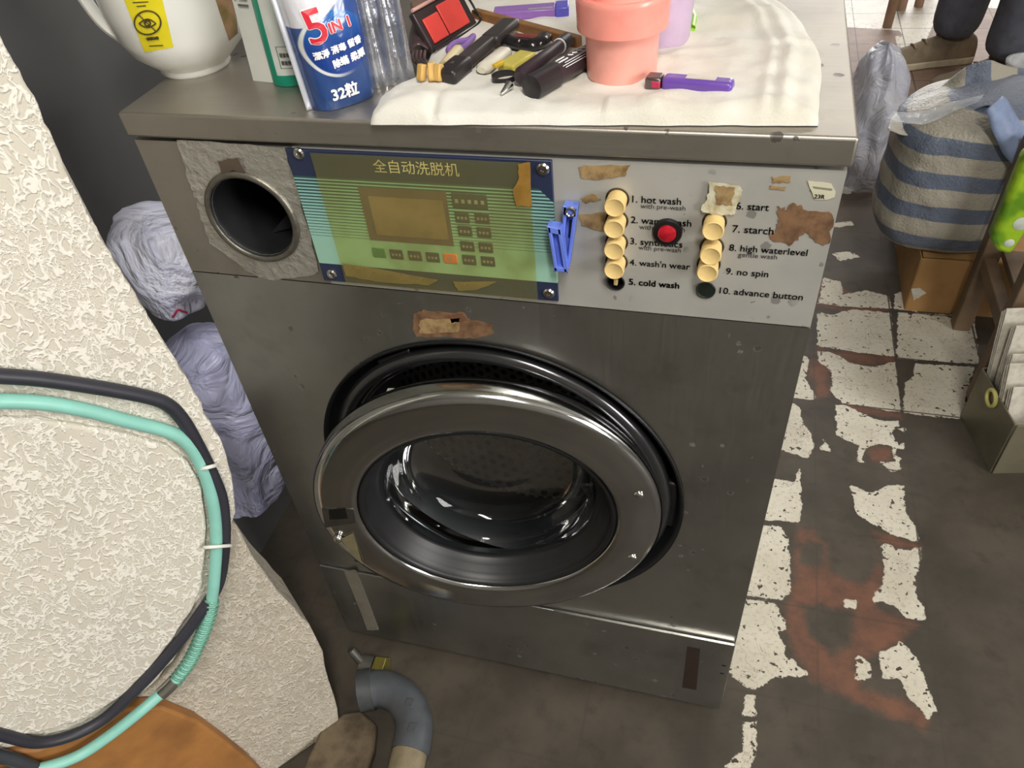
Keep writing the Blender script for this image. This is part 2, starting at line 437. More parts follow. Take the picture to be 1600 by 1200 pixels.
lid_steel = mat_steel('lid_steel', (172, 166, 156), 0.42, 0.85, brush=(3, 60, 60), stain=(120, 108, 92), metal=.85)
strip_steel = mat_steel('control_strip_metal', (190, 188, 181), 0.45, 0.55, brush=(3, 60, 60), metal=0.3, st=0.12, stain=(140,130,112))
door_steel = mat_steel('polished_door_steel', (194, 195, 194), 0.15, 0.0, brush=(20, 20, 20), st=0.25, stain=(140,132,116))
foil = mat_steel('foil_tape', (206, 203, 194), 0.34, 0.0, brush=(20, 20, 20), st=0.35, metal=.75, stain=(140, 132, 112), bp=.8)
chrome = M('bright_screw_metal', (205, 203, 198), 0.18, 1.0, var=0.05)
rubber = M('black_door_rubber', (28, 29, 31), 0.42, var=0.15, scale=30, spec=0.6)
black = M('black_plastic', (28, 27, 28), 0.38, var=0.15)
darkin = M('dark_inside', (26, 27, 30), 0.6, var=0.2)
ink = M('black_print', (46, 42, 40), 0.6, var=0.1)
rust = M('brown_rust_stain', (130, 98, 70), 0.75, rgb2=(92, 66, 46), scale=90, bump=0.4, bscale=300)
glue = M('tan_glue_residue', (166, 140, 98), 0.7, rgb2=(118, 92, 58), scale=110, bump=0.3, bscale=300)
cream = M('cream_button_plastic', (236, 205, 138), 0.4, var=0.06, scale=80)

wm = thing('washing_machine', (MW/2, MD/2, 0.0), 'old stainless steel front loading washing machine with its round door ajar', 'washing machine')

def panel(name, outer, holes, mat, Y=0.0, depth=0.012, bevel=0.0):
    """upright plate with round holes, facing -Y"""
    bm = bmesh.new()
    def loop(P):
        vs = [bm.verts.new((p[0], Y, p[1])) for p in P]
        return [bm.edges.new((vs[i], vs[(i+1) % len(vs)])) for i in range(len(vs))]
    es = loop(outer)
    for (cx, cz, r, n) in holes:
        es += loop([(cx+r*math.cos(2*math.pi*k/n), cz+r*math.sin(2*math.pi*k/n)) for k in range(n)])
    bmesh.ops.triangle_fill(bm, use_beauty=True, use_dissolve=False, edges=es, normal=(0, -1, 0))
    ex = bmesh.ops.extrude_face_region(bm, geom=list(bm.faces))
    bmesh.ops.translate(bm, vec=(0, depth, 0), verts=[e for e in ex['geom'] if isinstance(e, bmesh.types.BMVert)])
    m_ = MB(); bm.verts.index_update()
    m_.add([tuple(v.co) for v in bm.verts], [tuple(v.index for v in f.verts) for f in bm.faces]); bm.free()
    return obj(name, m_, mat, wm, smooth=30)
DC = (0.2739, 0.425); DR = 0.196
HC = (0.0878, 0.7352); HR = 0.0375
front_o = panel('front_panel', [(0, ZSEAM), (MW, ZSEAM), (MW, ZSTRIP), (0, ZSTRIP)], [(DC[0], DC[1], DR, 128)], steel)
btn_px = [(965,311,960,325), (962,350,959,359), (961,383,959,393), (961,416,959,424)]
btn_px_r = [(1114,355,1114,362), (1111,393,1110,401), (1106,424,1105,428)]
holes = [(HC[0], HC[1], HR, 64)]
BD = 0.013
BT = []
for a in btn_px + btn_px_r:
    f_ = fr(a[2], a[3], -BD); BT.append((f_[0], f_[2]))
h5 = fr(962, 441); h10 = fr(1103, 453); h6 = fr(1130, 318)
holes += [(x, z, 0.0080, 24) for x, z in BT] + [(h5[0], h5[2], 0.0062, 24), (h10[0], h10[2], 0.0064, 24), (h6[0], h6[2], 0.0066, 24)]
XS = .145
panel('strip_end', [(0, ZSTRIP+0.0012), (XS, ZSTRIP+0.0012), (XS, ZTOP-0.004), (0, ZTOP-0.004)], holes[:1], lid_steel)
panel('control_strip', [(XS, ZSTRIP+0.0012), (MW, ZSTRIP+0.0012), (MW, ZTOP-0.004), (XS, ZTOP-0.004)], holes[1:], strip_steel)
obj('kick_plate', MB().box((MW/2, 0.004, (ZB+ZSEAM)/2-0.001), (MW, 0.014, ZSEAM-ZB-0.003)), steel, wm, bevel=0.0012)
obj('side_panel', MB().box((0.003, MD/2+0.008, (ZB+ZTOP)/2), (0.006, MD-0.012, ZTOP-ZB-0.004)), steel, wm)
obj('side_panel', MB().box((MW-0.003, MD/2+0.008, (ZB+ZTOP)/2), (0.006, MD-0.012, ZTOP-ZB-0.004)), steel, wm)
obj('back_panel', MB().box((MW/2, MD, (ZB+ZTOP)/2), (MW, 0.006, ZTOP-ZB-0.004)), steel, wm)
obj('top_lid', MB().box((MW/2, MD/2-0.001, (TOP+ZTOP)/2), (MW+0.0045, MD+0.006, TOP-ZTOP)), lid_steel, wm, bevel=0.0022, bseg=3)
for x in (0.05, MW-0.05):
    for y in (0.06, MD-0.06):
        obj('foot', MB().cyl((x, y, 0), (x, y, ZB+0.004), 0.018, 0.014), black, wm)
# marks on the kick plate
obj('brown_mark', MB().prism([fr(*p, -0.0032) for p in [(1074,1010),(1094,1014),(1088,1078),(1066,1074)]], (0, -0.0003, 0)), M('dark_brown_mark', (52, 40, 32), 0.6), wm)
for p in ((1131, 1040), (1128, 1052)):
    c = fr(*p, -0.003); obj('screw_hole', MB().box(c, (0.005, 0.001, 0.0025)), darkin, wm)
obj('tape_strip', fill_prism(blob([fr(*p, -0.0032) for p in [(538,892),(556,890),(592,984),(574,984)]], 4, .001, 3), (0, -0.0006, 0)), M('grey_cloth_tape', (120, 114, 102), 0.8, bump=0.5, bscale=400), wm)

A_, B_ = fr(865, 951, -.004), fr(1148, 1003, -.004)
obj('seam_lip', MB().box(((A_[0]+B_[0])/2, -.0035, ZSEAM-.0008), (B_[0]-A_[0], .003, .0014)), chrome, wm)
# round well behind the door
wc = (DC[0], 0.0, DC[1])
obj('door_frame', MB().lathe([(.197, -.0015), (.1965, -.003), (.1945, -.0025), (.192, .004), (.188, .012), (.182, .018), (.176, .020)], wc, (0, 1, 0), 128), rubber, wm, smooth=60)
obj('well_ring', MB().tube([(DC[0]+.1765*math.cos(2*math.pi*k/128), .006, DC[1]+.1765*math.sin(2*math.pi*k/128)) for k in range(128)], .0075, 16, closed=True).tube([(DC[0]+.1655*math.cos(2*math.pi*k/128), .016, DC[1]+.1655*math.sin(2*math.pi*k/128)) for k in range(128)], .0050, 14, closed=True), M('glossy_black_ring', (96, 96, 98), 0.2, 0.85, var=0.1), wm, smooth=80)
obj('door_gasket', MB().lathe([(.159, .028), (.154, .040), (.150, .060), (.146, .085), (.150, .10), (.155, .112)], wc, (0, 1, 0), 96), rubber, wm, smooth=60)
def mat_drum():
    t = NT('perforated_drum_steel'); co = t.coord('Object'); x, y, z = t.xyz(co)
    s = 0.017
    a = t.math('DIVIDE', t.math('MULTIPLY', t.math('ARCTAN2', x, z), .222), s); b = t.math('DIVIDE', y, s*0.866)
    row = t.math('FLOOR', b)
    sh = t.math('MULTIPLY', t.math('MODULO', t.math('ABSOLUTE', row), 2.0), 0.5)
    fx = t.math('SUBTRACT', t.math('FRACT', t.math('ADD', a, sh)), 0.5); fz = t.math('SUBTRACT', t.math('FRACT', b), 0.5)
    r = t.math('SQRT', t.math('ADD', t.math('MULTIPLY', fx, fx), t.math('MULTIPLY', fz, fz)))
    h = t.math('SUBTRACT', 1.0, t.step(r, 0.26, 0.36))
    t.set(Base_Color=t.mix(h, lin((176, 175, 172)), lin((16, 16, 16))), Metallic=t.math('SUBTRACT', 0.9, h), Roughness=0.35)
    return t.m
drum_m = mat_drum()
obj('drum', MB().lathe([(.156, .115), (.21, .13), (.222, .15), (.222, .40), (.20, .42), (0.0, .425)], wc, (0, 1, 0), 96), drum_m, wm, smooth=40)
for a in (0.9, 2.99, 5.09):
    dk = MB()
    c0 = Vector((DC[0]+.20*math.cos(a), .15, DC[1]+.20*math.sin(a))); c1 = c0+Vector((0, .24, 0))
    dk.beam(c0, c1, 0.03, 0.05, up=(math.cos(a), 0, math.sin(a)))
    obj('drum_lifter', dk, M('drum_lifter_steel', (150, 148, 142), 0.3, 0.9) if a == .9 else bpy.data.materials['drum_lifter_steel'], wm, bevel=0.008)
# latch socket on the left of the well
ls = MB(); q = [fr(*p, 0.010) for p in [(590,560),(640,542),(646,560),(600,578)]]
ls.prism(q, (0, -0.004, 0)); obj('latch_socket', ls, black, wm, bevel=0.002)
ls = MB().prism([fr(*p, 0.012) for p in [(606,606),(617,606),(615,616),(606,618)]], (0, -0.004, 0)); obj('latch_pin', ls, M('pale_latch_plastic', (200, 198, 186), 0.5), wm, bevel=0.0006)
obj('hinge_block', MB().box((DC[0]+0.183, 0.012, DC[1]+.0), (0.012, 0.012, 0.07)), black, wm, bevel=0.003)

# the door
DY = 0.187
DT = -0.0295
D0 = Vector((0.2718, -0.0375, 0.4115)); dn = Vector((math.sin(DY)*math.cos(DT), -math.cos(DY)*math.cos(DT), math.sin(DT))); dx = Vector((math.cos(DY), math.sin(DY), 0))
door = obj('door', MB().lathe([(.172, -.028), (.1805, -.028), (.183, -.025), (.1840, -.018), (.1840, -.007), (.1825, -.002), (.179, .0012), (.172, .0025), (.153, .0030), (.142, .0028), (.1375, .0012), (.1355, -.003), (.1355, -.018)], D0, dn, 160, x=dx), door_steel, wm, smooth=60)
obj('door_rubber', MB().lathe([(.1365, -.004), (.1345, -.0008), (.1315, -.0010), (.1295, -.005), (.1275, -.013), (.1255, -.014), (.1245, -.021), (.1222, -.022), (.1205, -.030), (.118, -.032), (.1145, -.033), (.1145, -.040)], D0, dn, 128, x=dx), rubber, door, smooth=60)
def mat_glass(name, tint=(0.8, 0.83, 0.84)):
    t = NT(name); co = t.coord()
    tr = t.n('ShaderNodeBsdfTransparent'); tr.inputs[0].default_value = (*tint, 1)
    gl = t.n('ShaderNodeBsdfGlossy'); gl.inputs['Roughness'].default_value = 0.03
    fre = t.n('ShaderNodeFresnel'); fre.inputs[0].default_value = 1.5
    f = t.math('ADD', t.math('MULTIPLY', fre.outputs[0], 0.32), t.math('MULTIPLY', t.noise(co, 14), 0.03))
    mx = t.n('ShaderNodeMixShader'); t.l(f, mx.inputs[0]); t.l(tr.outputs[0], mx.inputs[1]); t.l(gl.outputs[0], mx.inputs[2])
    t.l(mx.outputs[0], t.out.inputs['Surface']); return t.m
glass_m = mat_glass('door_glass')
obj('door_glass', MB().lathe([(.1150, -.031), (.1135, -.036), (.111, -.048), (.1095, -.050), (.108, -.054), (.106, -.068), (.1015, -.079), (.09, -.087), (.06, -.092), (.0005, -.094)], D0, dn, 128, x=dx), glass_m, door, smooth=60)
obj('door_back_rim', MB().lathe([(.173, -.028), (.153, -.032), (.138, -.026), (.1365, -.016)], D0, dn, 128, x=dx), black, door, smooth=60)
def on_door(px, py, h=0.003):
    p = onplane(px, py, np.array(D0 + dn*h), np.array(dn)); return V(p)
for p in ((998, 773), (988, 871)):
    c = on_door(*p); obj('rivet', MB().ell(c, (.0055, .0032, .0045), 16, 8), chrome, door)
obj('door_latch', MB().prism([on_door(*p, .0034) for p in [(512,796),(540,793),(545,811),(514,813)]], -dn*0.004), black, door, bevel=0.0008)
obj('latch_plate', MB().prism([on_door(*p, .0026) for p in [(503,793),(552,795),(556,816),(508,824)]], dn*0.0008), M('dull_latch_metal', (110, 108, 100), 0.4, 0.9), door)
obj('latch_screw', MB().ell(on_door(528, 841, .005), (.0055, .005, .0055), 16, 10), chrome, door)
obj('bent_flap', MB().prism([on_door(*p, .0035) for p in [(533,842),(552,832),(566,880),(548,862)]], dn*0.0012), M('dull_flap_metal', (176, 166, 132), 0.45, 0.7), door)

# dispenser opening with foil tape round it
def ring_patch(name, outer, c, r, Y, th, mat, jitter=0.0):
    bm = bmesh.new(); rr = random.Random(5)
    def loop(P):
        vs = [bm.verts.new((p[0], Y, p[1])) for p in P]
        return [bm.edges.new((vs[i], vs[(i+1) % len(vs)])) for i in range(len(vs))]
    P = []
    for i in range(len(outer)):
        a, b = np.array(outer[i]), np.array(outer[(i+1) % len(outer)])
        for k in range(6): P.append(a+(b-a)*k/6+np.array([rr.uniform(-jitter, jitter), rr.uniform(-jitter, jitter)]))
    es = loop(P) + loop([(c[0]+r*math.cos(2*math.pi*k/48), c[1]+r*math.sin(2*math.pi*k/48)) for k in range(48)])
    bmesh.ops.triangle_fill(bm, use_beauty=True, use_dissolve=False, edges=es, normal=(0, -1, 0))
    bmesh.ops.subdivide_edges(bm, edges=list(bm.edges), cuts=2, use_grid_fill=True)
    for v in bm.verts:
        w = mnoise.noise(Vector((v.co.x*160, 0, v.co.z*160))); v.co.y -= max(0.0, w)*0.0016
    ex = bmesh.ops.extrude_face_region(bm, geom=list(bm.faces))
    bmesh.ops.translate(bm, vec=(0, -th, 0), verts=[e for e in ex['geom'] if isinstance(e, bmesh.types.BMVert)])
    bm.verts.index_update(); m_ = MB(); m_.add([tuple(v.co) for v in bm.verts], [tuple(v.index for v in f.verts) for f in bm.faces]); bm.free()
    return obj(name, m_, mat, wm, smooth=30)
fo = [fr(*p) for p in [(277,219),(445,228),(468,300),(500,425),(470,432),(418,436),(395,428),(330,380),(312,330),(296,280)]]
ring_patch('foil_tape_patch', [(p[0], p[2]) for p in fo], HC, HR-0.0005, -0.0005, 0.0005, foil, 0.0012)
hc = (HC[0], 0, HC[1])
hole = obj('dispenser_opening', MB().lathe([(.0425, -.0012), (.0415, -.0035), (.039, -.0042), (.0372, -.003), (.0368, .004), (.0362, .06), (.036, .1), (0.0001, .1)], hc, (0, 1, 0), 64), [darkin], wm, smooth=60)
obj('opening_rim', MB().lathe([(.0435, -.0010), (.0428, -.0038), (.0405, -.0050), (.0380, -.0042), (.0372, -.001)], hc, (0, 1, 0), 64), M('dull_rim_metal', (128, 124, 114), 0.4, 0.8, scale=150, bump=0.5, bscale=200), hole, smooth=60)
obj('baffle', MB().prism([(HC[0]-.01, .03, HC[1]-.035), (HC[0]+.034, .03, HC[1]+.006), (HC[0]+.034, .05, HC[1]-.03)], (0, .002, 0)), M('dim_baffle', (58, 58, 60), 0.6), hole)
obj('scraped_patch', fill_prism(blob([fr(*p, -0.0026) for p in [(340,252),(372,246),(382,268),(366,266),(346,270)]], 4, .001, 2), (0, -0.0006, 0)), M('brown_scrape', (104, 90, 78), 0.6, 0.4), wm)

# display plate
dZ0, dZ1, dX0, dX1 = 0.6775, 0.8003, 0.1405, 0.3525
dc = ((dX0+dX1)/2, -0.002, (dZ0+dZ1)/2)
def c4(cx, cy): return (440+cx/3.478, 210+cy/3.478)
zt = (fr(*c4(75, 212))[2]+fr(*c4(1475, 285))[2])/2 - dc[2]
zb = (fr(*c4(220, 690))[2]+fr(*c4(1500, 790))[2])/2 - dc[2]
zs = fr(*c4(140, 545))[2] - dc[2]
def mat_display():
    t = NT('display_plate_print'); co = t.coord('Object'); x, y, z = t.xyz(co)
    ax = t.math('ABSOLUTE', x)
    k = t.math('DIVIDE', t.math('SUBTRACT', zt, z), zt-zs)              # 0 at the top band, 1 where the lines fade out
    fq = t.math('FRACT', t.math('MULTIPLY', k, 20.0))
    duty = t.math('SUBTRACT', 0.62, t.math('MULTIPLY', k, 0.5))
    line = t.math('MULTIPLY', t.math('LESS_THAN', fq, duty), t.math('MULTIPLY', t.math('LESS_THAN', k, 1.0), t.math('GREATER_THAN', k, 0.0)))
    bgc = t.mix(t.step(z, zb, zt), lin((150, 192, 172)), lin((140, 190, 180)))
    col = t.mix(line, bgc, lin((56, 78, 82)))
    band = t.math('MAXIMUM', t.math('GREATER_THAN', z, zt), t.math('LESS_THAN', z, zb))
    cut = t.math('MULTIPLY', t.math('GREATER_THAN', t.math('ADD', x, z), 0.105+zt-0.010), 1.0)
    col = t.mix(t.math('MAXIMUM', band, cut), col, lin((42, 50, 76)))
    t.set(Base_Color=col, Roughness=0.35); return t.m
disp = obj('display_plate', MB().box(dc, (dX1-dX0, 0.003, dZ1-dZ0)), mat_display(), wm, origin=dc, bevel=0.0006)
Yd = -0.0038
def drect(name, px, mat, th=0.0012, Y=Yd, bevel=0.0, parent=disp):
    P = [fr(*c4(*p), Y) for p in px]
    x0 = (P[0][0]+P[3][0])/2; x1 = (P[1][0]+P[2][0])/2; z1 = (P[0][2]+P[1][2])/2; z0 = (P[2][2]+P[3][2])/2
    return obj(name, MB().box(((x0+x1)/2, Y-th/2+.0006, (z0+z1)/2), (x1-x0, th, z1-z0)), mat, parent, bevel=bevel)
key_m = M('dark_key_print', (66, 70, 72), 0.45, var=0.1)
gold = M('pale_gold_print', (226, 220, 196), 0.5, var=0.1)
drect('screen_bezel', [(410,283),(892,315),(937,605),(487,576)], M('brown_bezel', (108, 92, 86), 0.35), 0.0008)
drect('screen', [(468,332),(880,362),(905,570),(520,545)], M('brown_screen_glass', (142, 122, 98), 0.2, var=0.12, scale=30), 0.0012)
def key(cx, cy, w, h, mat):
    c = fr(*c4(cx, cy), Yd); o = obj('key', MB().box((c[0], Yd, c[2]), (w, 0.0012, h)), mat, disp, bevel=0.0008)
    return c
kw, kh = 0.0118, 0.0092
kt = MB()
def kmark(c, w, y=-0.0046):
    for dz in (0.0, ):
        for j in range(3): kt.box((c[0]+(j-1)*w*0.26, y, c[2]+dz), (w*0.16, 0.0002, 0.0022))
for cx, cy in [(982,452),(1090,457),(997,525),(1100,533),(1010,608),(1110,615),(1020,682),(1122,690),(625,652),(725,660),(822,668)]:
    kmark(key(cx, cy, kw, kh, key_m), kw)
c = fr(*c4(1022, 364), Yd); obj('key', MB().box((c[0], Yd, c[2]), (0.0285, 0.0012, 0.0128)), key_m, disp, bevel=0.0008)
for j in range(5): kt.box((c[0]+(j-2)*.0052, -0.0046, c[2]), (.0026, .0002, .0032))
key(530, 643, kw, kh, M('green_key_print', (70, 132, 88), 0.45)); c = key(918, 675, kw, kh, M('orange_key_print', (226, 128, 76), 0.45)); kmark(c, kw*.5)
obj('key_marks', kt, M('grey_key_marks', (150, 150, 140), .5), disp, smooth=0)
a, b = fr(*c4(505, 205), -.0038), fr(*c4(968, 228), -.0038)
tm = MB(); write(tm, '全自动洗脱机', lambda x, y: (a[0]+x, -0.0040, (a[2]+b[2])/2+.0008+y), b[0]-a[0], 0.0)
tl = obj('lettering', tm, gold, disp, smooth=0, fixn=False); tl['label'] = 'pale gold title lettering'
for p in [(93,105),(1420,190),(272,760),(1452,865)]:
    c = fr(*c4(*p), -.004)
    sm = MB().lathe([(.0048, .001), (.0048, -.0006), (.0036, -.0018), (.0012, -.0020), (.0008, -.0012), (.0001, -.0012)], (c[0], -.0038, c[2]), (0, 1, 0), 20)
    obj('screw', sm, chrome, disp)
def mat_film():
    t = NT('yellowed_film'); co = t.coord(); n_ = t.noise(co, 26, 3)
    tr = t.n('ShaderNodeBsdfTransparent'); t.l(t.mix(t.step(n_, .4, .65), (.99, .95, .66, 1), (.97, .91, .60, 1)), tr.inputs[0])
    t.set(Base_Color=t.mix(t.step(n_, .4, .65), lin((168, 162, 112)), lin((146, 138, 96))), Roughness=.22)
    mx = t.n('ShaderNodeMixShader'); t.val(mx.inputs[0], t.math('ADD', .20, t.math('MULTIPLY', t.step(n_, .42, .7), .14))); t.l(tr.outputs[0], mx.inputs[1]); t.l(t.b.outputs[0], mx.inputs[2])
    t.l(mx.outputs[0], t.out.inputs['Surface']); return t.m
P = [fr(*c4(*p), -.0056) for p in [(150,70),(1350,140),(1385,890),(340,790)]]
xl, xr = (P[0][0]+P[3][0])/2, (P[1][0]+P[2][0])/2
obj('protective_film', MB().grid(lambda u, v: (xl+(xr-xl)*u, -.0056-.0005*nz((u, v, 0), 5), dZ0+.001+(dZ1-dZ0-.002)*v), 30, 18), mat_film(), disp)
tape_m = M('yellow_old_tape', (176, 134, 62), 0.4, var=0.15, scale=80, alpha=0.72)
obj('old_tape', fill_prism(blob([fr(*c4(*p), -.0060) for p in [(1285,160),(1350,150),(1362,390),(1275,390),(1255,300),(1290,240)]], 4, .0006, 4), (0, -.0003, 0)), tape_m, disp)
for k, pl in enumerate([[(330,700),(850,790),(800,820),(520,800),(350,770)], [(930,800),(1180,800),(1060,845),(960,850)]]):
    obj('tape_remnant', fill_prism(blob([fr(*c4(*p), -.0061) for p in pl], 4, .0006, 5+k), (0, -.0002, 0)), M('tan_tape_remnant', (150, 132, 76), 0.4, alpha=0.6), disp)

# programme buttons, lamp and lettering
for i, (x, z) in enumerate(BT):
    bo = obj('programme_button', MB().lathe([(.0070, .006), (.0076, -BD+.002), (.0075, -BD+.0004), (.0068, -BD), (.0058, -BD+.0007), (.0001, -BD+.0007)], (x, 0, z), (0, 1, 0), 28), cream, wm, smooth=40)
    obj('button_sleeve', MB().lathe([(.0088, -.0002), (.0086, -.0007), (.0080, -.0007), (.0078, .004)], (x, 0, z), (0, 1, 0), 24), M('sleeve_metal', (84, 74, 60), 0.5, 0.3) if i == 0 else bpy.data.materials['sleeve_metal'], bo)
so = obj('empty_button_socket', MB().lathe([(.0074, -.0004), (.0070, -.0014), (.0062, -.0008), (.006, .014), (.0001, .014)], (h5[0], 0, h5[2]), (0, 1, 0), 24), darkin, wm)
obj('broken_stem', MB().box((h5[0], .004, h5[2]), (.003, .010, .005)), cream, so, bevel=.0005)
obj('advance_button', MB().lathe([(.0074, -.0004), (.0070, -.0016), (.0060, -.0012), (.0058, -.001), (.0001, -.0008)], (h10[0], 0, h10[2]), (0, 1, 0), 24), M('dark_green_button', (34, 42, 36), 0.35), wm)
obj('start_button', MB().lathe([(.0064, .005), (.0064, -.002), (.0001, -.0022)], (h6[0], 0, h6[2]), (0, 1, 0), 24), M('pale_start_button', (196, 190, 170), 0.5), wm)
c = fr(1042, 366, -.004)
lb = obj('lamp_bezel', MB().lathe([(.0108, .0), (.0108, -.0018), (.0100, -.0028), (.0072, -.0032), (.0068, -.002)], (c[0], 0, c[2]), (0, 1, 0), 36), black, wm)
obj('lamp_lens', MB().lathe([(.0070, -.002), (.0066, -.0042), (.005, -.0054), (.0001, -.0058)], (c[0], 0, c[2]), (0, 1, 0), 36), M('red_lamp_lens', (188, 28, 44), 0.18, var=0.2, scale=200, coat=0.3), lb)
LINES = [('1. hot wash', 988, 316, 1064, 319, .00008), ('with pre-wash', 1001, 325, 1071, 328, .0), ('2. warm wash', 986, 348, 1080, 353, .00008), ('with pre-wash', 999, 358, 1070, 361, .0),
 ('3. synthetics', 985, 381, 1066, 386, .00008), ('with pre-wash', 998, 390, 1064, 393, .0), ("4. wash'n wear", 984, 414, 1078, 420, .00008), ('5. cold wash', 983, 445, 1061, 449, .0002),
 ('6. start', 1150, 326, 1201, 329, .00008), ('7. starch', 1144, 362, 1208, 366, .00008), ('8. high waterlevel', 1139, 392, 1261, 398, .00008), ('gentle wash', 1153, 401, 1214, 404, .0),
 ('9. no spin', 1134, 428, 1200, 432, .00008), ('10. advance button', 1124, 459, 1254, 467, .00008)]
for s_, xa, ya, xb, yb, bold in LINES:
    A, B = fr(xa, ya), fr(xb, yb); tm = MB()
    write(tm, s_, lambda x, y: (A[0]+x, -0.0006, (A[2]+B[2])/2+y), B[0]-A[0], bold)
    obj('lettering', tm, ink, wm, smooth=0, fixn=False)
# worn patches on the strip and front
def patch(name, px, mat, seed, n=5, amp=.0012, th=.0004, Y=-.0002):
    return obj(name, fill_prism(blob([fr(*p, Y) for p in px], n, amp, seed), (0, -th, 0)), mat, wm, smooth=0)
patch('rust_stain', [(1215,345),(1216,322),(1228,328),(1240,317),(1255,326),(1302,334),(1296,380),(1284,382),(1272,376),(1258,362),(1248,372),(1234,384),(1205,374),(1203,366),(1213,362)], rust, 11)
patch('glue_mark', [(1207,276),(1236,275),(1236,284),(1208,286)], glue, 12, amp=.0006)
patch('glue_mark', [(1203,290),(1228,291),(1226,298),(1204,296)], glue, 13, amp=.0006)
patch('glue_mark', [(905,262),(915,258),(985,258),(976,275),(928,281),(908,277)], glue, 14, amp=.0006)
patch('glue_mark', [(905,334),(948,332),(944,362),(908,352)], glue, 15, amp=.0006)
patch('glue_mark', [(908,310),(925,302),(940,312),(915,318)], glue, 18, amp=.0008)
patch('sticker_residue', [(1108,284),(1155,290),(1160,300),(1148,334),(1124,336),(1097,331),(1096,322),(1106,310)], M('pale_sticker_residue', (206, 202, 178), 0.8, rgb2=(170, 156, 116), scale=120, bump=0.6, bscale=250), 16, Y=-.0024, amp=.0008)
patch('sticker_residue', [(1118,290),(1148,292),(1144,320),(1120,320)], glue, 17, Y=-.0029, amp=.001)
lab = patch('sticker', [(1262,283),(1299,287),(1306,300),(1304,308),(1292,312),(1272,311)], M('old_paper_sticker', (206, 202, 176), 0.7, var=0.08), 19, n=3, amp=.0003)
A, B = fr(1272, 309), fr(1288, 310)
obj('lettering', write(MB(), '23R', lambda x, y: (A[0]+x, -.0008, A[2]+y), B[0]-A[0], .0001), ink, lab, smooth=0, fixn=False)
A, B = fr(1266, 290), fr(1300, 297)
obj('faded_print', MB().prism([(A[0]+.002, -.0008, A[2]), (B[0], -.0008, A[2]-.001), (B[0], -.0008, A[2]-.0022), (A[0]+.003, -.0008, A[2]-.0012)], (0, -.0002, 0)), M('faded_print', (140, 134, 116), 0.7), lab)
patch('rust_stain', [(648,490),(662,484),(690,487),(725,489),(735,500),(768,506),(770,522),(745,528),(722,528),(690,526),(650,526),(645,510)], rust, 21)
patch('glue_mark', [(655,500),(718,496),(716,518),(656,522)], glue, 22, Y=-.0007)
patch('rust_stain', [(700,492),(724,490),(730,500),(706,504)], M('dark_rust', (112, 76, 54), 0.8, bump=0.4), 23, Y=-.0007, amp=.0015)

# ================================================================== THINGS ON THE LID
TZ = TOP + 0.0075           # upper side of the towel
# towel
LB = [(578,190),(586,165),(612,140),(660,118),(676,60),(690,20),(700,-20),(705,-60)]
RB = [(1279,191),(1281,150),(1284,95),(1272,66),(1242,26),(1205,2),(1190,-30),(1185,-60)]
LBp = np.array(smooth_pts([fl(*p, TOP+.003) for p in LB], 6)); RBp = np.array(smooth_pts([fl(*p, TOP+.003) for p in RB], 6))
def towel(u, v):
    k = v*(len(LBp)-1); i = min(int(k), len(LBp)-2); t = k-i
    L = LBp[i]*(1-t)+LBp[i+1]*t; R = RBp[i]*(1-t)+RBp[i+1]*t
    p = L*(1-u)+R*u
    e = min(u*22, (1-u)*30, v*16, 1.0); e = max(e, 0)
    h = .0075*math.sqrt(max(0, 1-(1-e)**2))
    h += e*(.0012*nz(p, 55) + .0011*nz((p[0]*.5, p[1], 0), 90, 3)); cr = 1-abs(nz((p[0]*.45+.2*p[1], p[1], 0), 26, 5))*3; h += e*.0042*max(0, cr)**2*(1 if u > .55 else .4)
    rx = (1-u)
    h += .0035*math.exp(-((rx-.075)/.018)**2)*e + .0018*math.exp(-((rx-.115)/.012)**2)*e     # hem ridges beside the right edge
    h += e*.0022*max(0, nz((p[0]*.4, p[1], 0), 60, 9))*(1 if u > .62 else .3)
    lump = math.exp(-((u-.09)/.08)**2-((v-.10)/.10)**2); h += .0055*lump*e
    h -= .006*e*math.exp(-((u-.155)/.012)**2)*math.exp(-(v/.13)**2)
    w = .0016*nz((v*3, u*3, 1), 4)
    return (p[0]+w*(u > .9 or u < .1), p[1]+.0012*nz((u*14, 0, 2), 1)*(v < .02), TOP + .0006 + max(h, 0))
tw = MB().grid(towel, 150, 60)
tow = obj('towel', tw, M('greyish_white_towel', (228, 226, 218), 0.95, rgb2=(212, 207, 192), scale=14, bump=0.35, bscale=600, sheen=0.2), smooth=80, solid=0)
tag(tow, 'stained white cloth towel spread over the washing machine lid', 'towel')
for k, p in enumerate([(1165,64,9,3),(1043,150,4,3),(1095,90,5,4),(1048,160,5,2)]):
    pass

# white pot with a yellow warning label
pm = M('white_pot_plastic', (226, 226, 220), 0.3, var=0.03, scale=20, coat=0.2)
pc = fl(302, 112, TOP); pc = np.array([pc[0]-.004, pc[1]+.012, TOP])
pot = thing('plastic_pot', pc, 'white rounded plastic pot with yellow warning label on the left of the lid', 'pot')
prof = [(0.0001, 0), (.029, 0), (.0305, .002), (.030, .005), (.036, .010), (.046, .019), (.0525, .032), (.0565, .055), (.0585, .085), (.059, .12), (.058, .15), (.05, .165), (.04, .17), (0.0001, .17)]
obj('pot_body', MB().lathe(prof, pc, (0, 0, 1), 64), pm, pot, smooth=50)
hm = MB(); ha = 3.5
hp = [Vector((pc[0]+(r_)*math.cos(ha), pc[1]+(r_)*math.sin(ha), TOP+z_)) for r_, z_ in ((.052, .03), (.064, .045), (.072, .075), (.073, .11), (.066, .14), (.055, .15))]
obj('pot_handle', hm.tube(smooth_pts(hp, 6), .008, 12, flat=.6), pm, pot)
